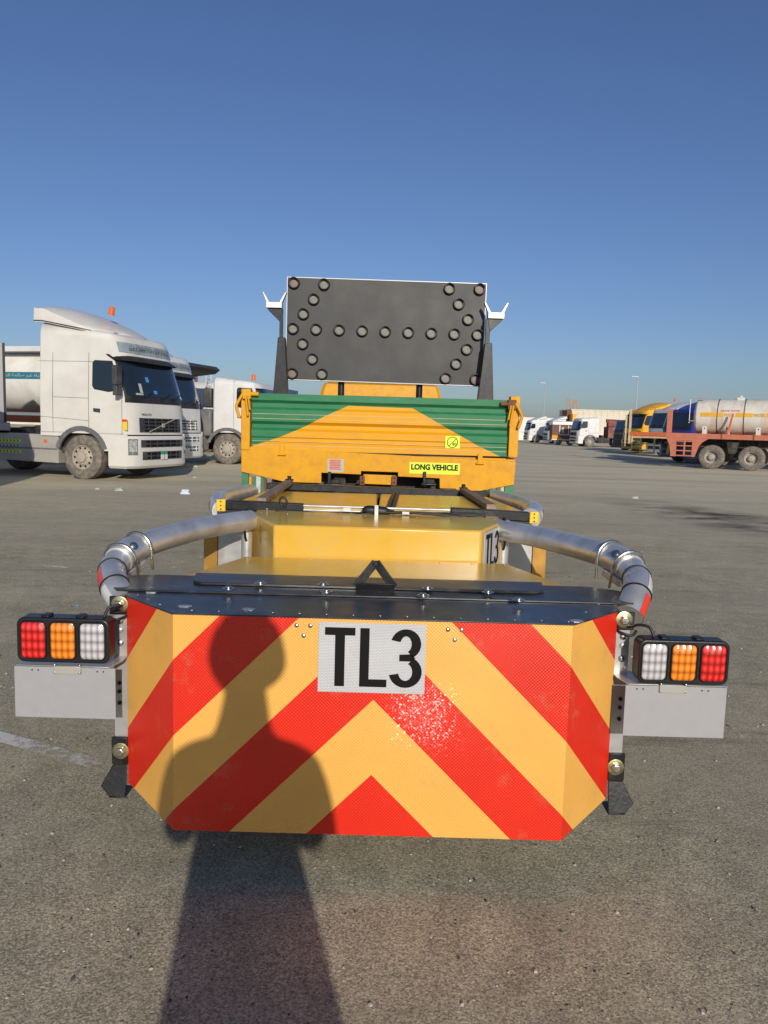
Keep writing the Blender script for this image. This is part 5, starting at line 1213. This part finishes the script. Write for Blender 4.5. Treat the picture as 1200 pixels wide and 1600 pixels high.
# ------------------------------------------------------------------ the photographer (stands behind the camera; the shadow falls on the panel)
def skinned(name,verts,edges,radii,root=0,sub=1):
    me=bpy.data.meshes.new(name); me.from_pydata(verts,edges,[]); ob=bpy.data.objects.new(name,me); COL.objects.link(ob)
    md=ob.modifiers.new('skin','SKIN'); md.use_smooth_shade=True
    if not me.skin_vertices: me.skin_vertices.new()
    sv=me.skin_vertices[0].data
    for i,rd in enumerate(radii): sv[i].radius=(rd,rd) if not isinstance(rd,tuple) else rd; sv[i].use_root=(i==root)
    sb=ob.modifiers.new('sub','SUBSURF'); sb.levels=sub; sb.render_levels=sub
    dg=bpy.context.evaluated_depsgraph_get(); dg.update(); out=bpy.data.meshes.new_from_object(ob.evaluated_get(dg)); bpy.data.objects.remove(ob); return out
def chain_mesh(name,chains,root=0,sub=1):
    """chains: list of lists of (x,y,z,r); first vertex of a later chain may be ('j',index)"""
    V=[];E_=[];Rd=[]
    for ch in chains:
        prev=None
        for c in ch:
            if c[0]=='j': prev=c[1]; continue
            V.append(c[:3]); Rd.append(c[3]); i=len(V)-1
            if prev is not None: E_.append((prev,i))
            prev=i
    return skinned(name,V,E_,Rd,root,sub)
PX,PYY=.066,-.42; PHX=-.006
person=thing('person','person in a blue shirt holding up a phone, standing behind the camera','person',(PX,PYY,0),world=True)
body=[[(PX,PYY,.98,.13),(PX,PYY,1.12,.12),(PX,PYY-.01,1.28,.14),(PX,PYY-.01,1.36,.12),(PX,PYY+.005,1.45,.078),(PX,PYY+.02,1.54,.074),(PX,PYY+.03,1.62,.07)]]
base_n=7
for s_ in (-1,1):
    body.append([('j',3),(PX+s_*.11,PYY-.01,1.375,.065),(PX+s_*.175,PYY,1.345,.058),(PX+s_*.215,PYY+.03,1.21,.048),(PX+s_*.240,PYY+.04,1.035,.042),((PX+PHX)/2+s_*.15,PYY+.19,1.19,.038),(PHX+s_*.065,PYY+.31,1.275,.026),(PHX+s_*.058,PYY+.355,1.30,.028)])
for s_ in (-1,1):
    body.append([('j',0),(PX+s_*.09,PYY,.90,.09),(PX+s_*.11,PYY+.01,.70,.078),(PX+s_*.12,PYY+.015,.49,.057),(PX+s_*.125,PYY-.01,.28,.050),(PX+s_*.13,PYY-.03,.09,.036),(PX+s_*.14,PYY+.06,.035,.034),(PX+s_*.15,PYY+.14,.028,.028)])
bm_=chain_mesh('person_body',body)
import bmesh
bm=bmesh.new(); bm.from_mesh(bm_)
def ell(c,r,seg=24,rings=16):
    X=Matrix.Translation(c)@Matrix.Diagonal((*r,1)); bmesh.ops.create_uvsphere(bm,u_segments=seg,v_segments=rings,radius=1,matrix=X)
HX,HY,HZ=PX,PYY+.045,1.665
ell((HX,HY,HZ+.02),(.078,.098,.100)); ell((HX,HY+.012,HZ-.055),(.074,.080,.075)); ell((HX,HY+.105,HZ-.012),(.014,.018,.026)); ell((HX,HY+.112,HZ-.028),(.017,.014,.011))
for s_ in (-1,1): ell((HX+s_*.080,HY-.005,HZ-.005),(.012,.022,.032)); ell((HX+s_*.03,HY+.088,HZ+.024),(.024,.012,.008))
ell((HX,HY+.088,HZ-.062),(.026,.012,.007)); ell((HX,HY+.086,HZ-.073),(.022,.012,.007)); ell((HX,HY+.07,HZ-.105),(.025,.022,.018))
# hands: palm and five bent fingers round the phone's edges
for s_ in (-1,1):
    w0=Vector((PHX+s_*.052,PYY+.365,1.310)); ell(w0+Vector((-s_*.008,.012,.018)),(.018,.032,.040))
    for k,(ln_,zz) in enumerate(((.068,.045),(.074,.027),(.070,.009),(.056,-.008))):
        a=w0+Vector((-s_*.002,.030,zz)); ph=Vector((s_*.040,-.012,1.42+zz*1.1+.02))
        b=Vector((PHX+s_*.046,-.018,a.z+.010)); c=Vector((PHX+s_*.047,.006 if False else -.004,a.z+.012)); d=Vector((PHX+s_*.036,-.001,a.z+.012))
        m2=skinned('f',[tuple(a),tuple(a.lerp(b,.5)+Vector((s_*.008,0,.003))),tuple(b),tuple(c),tuple(d)],[(0,1),(1,2),(2,3),(3,4)],[.0092,.0086,.0080,.0075,.0068]); bm.from_mesh(m2)
    a=w0+Vector((-s_*.015,.0,.02)); m2=skinned('f',[tuple(a),tuple(a+Vector((-s_*.018,.012,.024))),(PHX+s_*.044,-.036,1.352),(PHX+s_*.022,-.031,1.362)],[(0,1),(1,2),(2,3)],[.013,.011,.0098,.0088]); bm.from_mesh(m2)
me=bpy.data.meshes.new('body'); 
for v in bm.verts: v.co-=WORLD['person']
bm.to_mesh(me); bm.free(); me.materials.clear(); me.materials.append(M['skin'])
for p in me.polygons: p.material_index=0
bo=bpy.data.objects.new('body',me); COL.objects.link(bo); bo.parent=person
rm=bo.modifiers.new('remesh','REMESH'); rm.mode='VOXEL'; rm.voxel_size=.0055; rm.use_smooth_shade=True
def cloth(name,chains,mt):
    me=chain_mesh(name,chains,sub=2); 
    for v in me.vertices: v.co-=WORLD['person']
    me.materials.clear(); me.materials.append(M[mt]); o=bpy.data.objects.new(name,me); COL.objects.link(o); o.parent=person
    for p in me.polygons: p.use_smooth=True; p.material_index=0
    return o
sh=[[(PX+.025,PYY,.56,.265),(PX+.025,PYY,.66,.255),(PX+.02,PYY,.80,.235),(PX+.01,PYY,.95,.208),(PX,PYY,1.10,.185),(PX,PYY-.01,1.25,.155),(PX,PYY-.01,1.345,.130),(PX,PYY,1.425,.080)]]
for s_ in (-1,1): sh.append([('j',6),(PX+s_*.11,PYY-.01,1.378,.078),(PX+s_*.175,PYY,1.35,.074),(PX+s_*.215,PYY+.02,1.20,.070),(PX+s_*.240,PYY+.04,1.03,.066),((PX+PHX)/2+s_*.155,PYY+.19,1.19,.050),(PHX+s_*.085,PYY+.285,1.29,.040)])
cloth('shirt',sh,'shirt')
tr=[[(PX,PYY,.99,.14),(PX,PYY,.93,.14)]]
for s_ in (-1,1): tr.append([('j',1),(PX+s_*.09,PYY,.86,.105),(PX+s_*.11,PYY+.01,.70,.092),(PX+s_*.12,PYY+.015,.49,.073),(PX+s_*.125,PYY-.01,.28,.068),(PX+s_*.13,PYY-.03,.09,.062)])
cloth('trousers',tr,'trouser')
for s_ in (-1,1): cloth('shoe',[[(PX+s_*.13,PYY-.07,.045,.043),(PX+s_*.135,PYY,.05,.046),(PX+s_*.145,PYY+.09,.04,.042),(PX+s_*.155,PYY+.16,.033,.033)]],'shoe')
q=MB(); us=lin(0,1,33); vs=lin(0,1,17); rg=random.Random(5)
def hairf(u,v):
    a=u*2*math.pi; e=R(-52)+v*R(142); rr_=1+.05*math.sin(7*a+5*v)+.04*math.sin(13*a+9*v)
    if math.sin(a)>.35: e=max(e,R(26)+v*R(64))
    return Vector((HX+.116*rr_*math.cos(e)*math.cos(a),HY-.008+.116*rr_*math.cos(e)*math.sin(a),HZ+.022+.130*rr_*math.sin(e)))
q.grid(hairf,us,vs); q.build('hair','hair',person,smooth=60)
for s_ in (-1,1):
    e=MB(); e.dome((HX+s_*.031,HY+.089,HZ+.010),(0,1,0),.013,.006,12); e.build('eye','paper',person); e=MB(); e.dome((HX+s_*.031,HY+.0945,HZ+.010),(0,1,0),.006,.002,10); e.build('iris','ink',person)
# the phone, held upright just behind the viewpoint
q=MB(); q.box((PHX-.036,-.024,1.300),(PHX+.036,-.015,1.458)); ph=q.build('smartphone','cable',None,bevel=.003); tag(ph,'black smartphone held upright in both hands of the person','phone')

# loose grit lying on the asphalt near the camera
q=MB(); rg=random.Random(11)
for k in range(1500):
    y=1.2+9*rg.random()**1.8; x=rg.uniform(-.62,.62)*(y+1.0); r0=rg.choice((.0022,.0028,.0035,.0045,.006))*(1+.05*y)
    a=rg.uniform(0,6.28); ps=[(x+r0*rg.uniform(.7,1.2)*math.cos(a+1.57*j),y+r0*rg.uniform(.7,1.2)*math.sin(a+1.57*j),.0003) for j in range(4)]
    tp_=[(x+(p[0]-x)*.6+rg.uniform(-.3,.3)*r0,y+(p[1]-y)*.6,r0*rg.uniform(.6,1.0)) for p in ps]
    q.add(ps+tp_,[(4,5,6,7),(0,1,5,4),(1,2,6,5),(2,3,7,6),(3,0,4,7)],rg.choice((0,0,1,2)))
gt=q.build('grit',['stone_pale','stone_mid','stone_dark'],None,fix=False,smooth=0); gt['kind']='stuff'
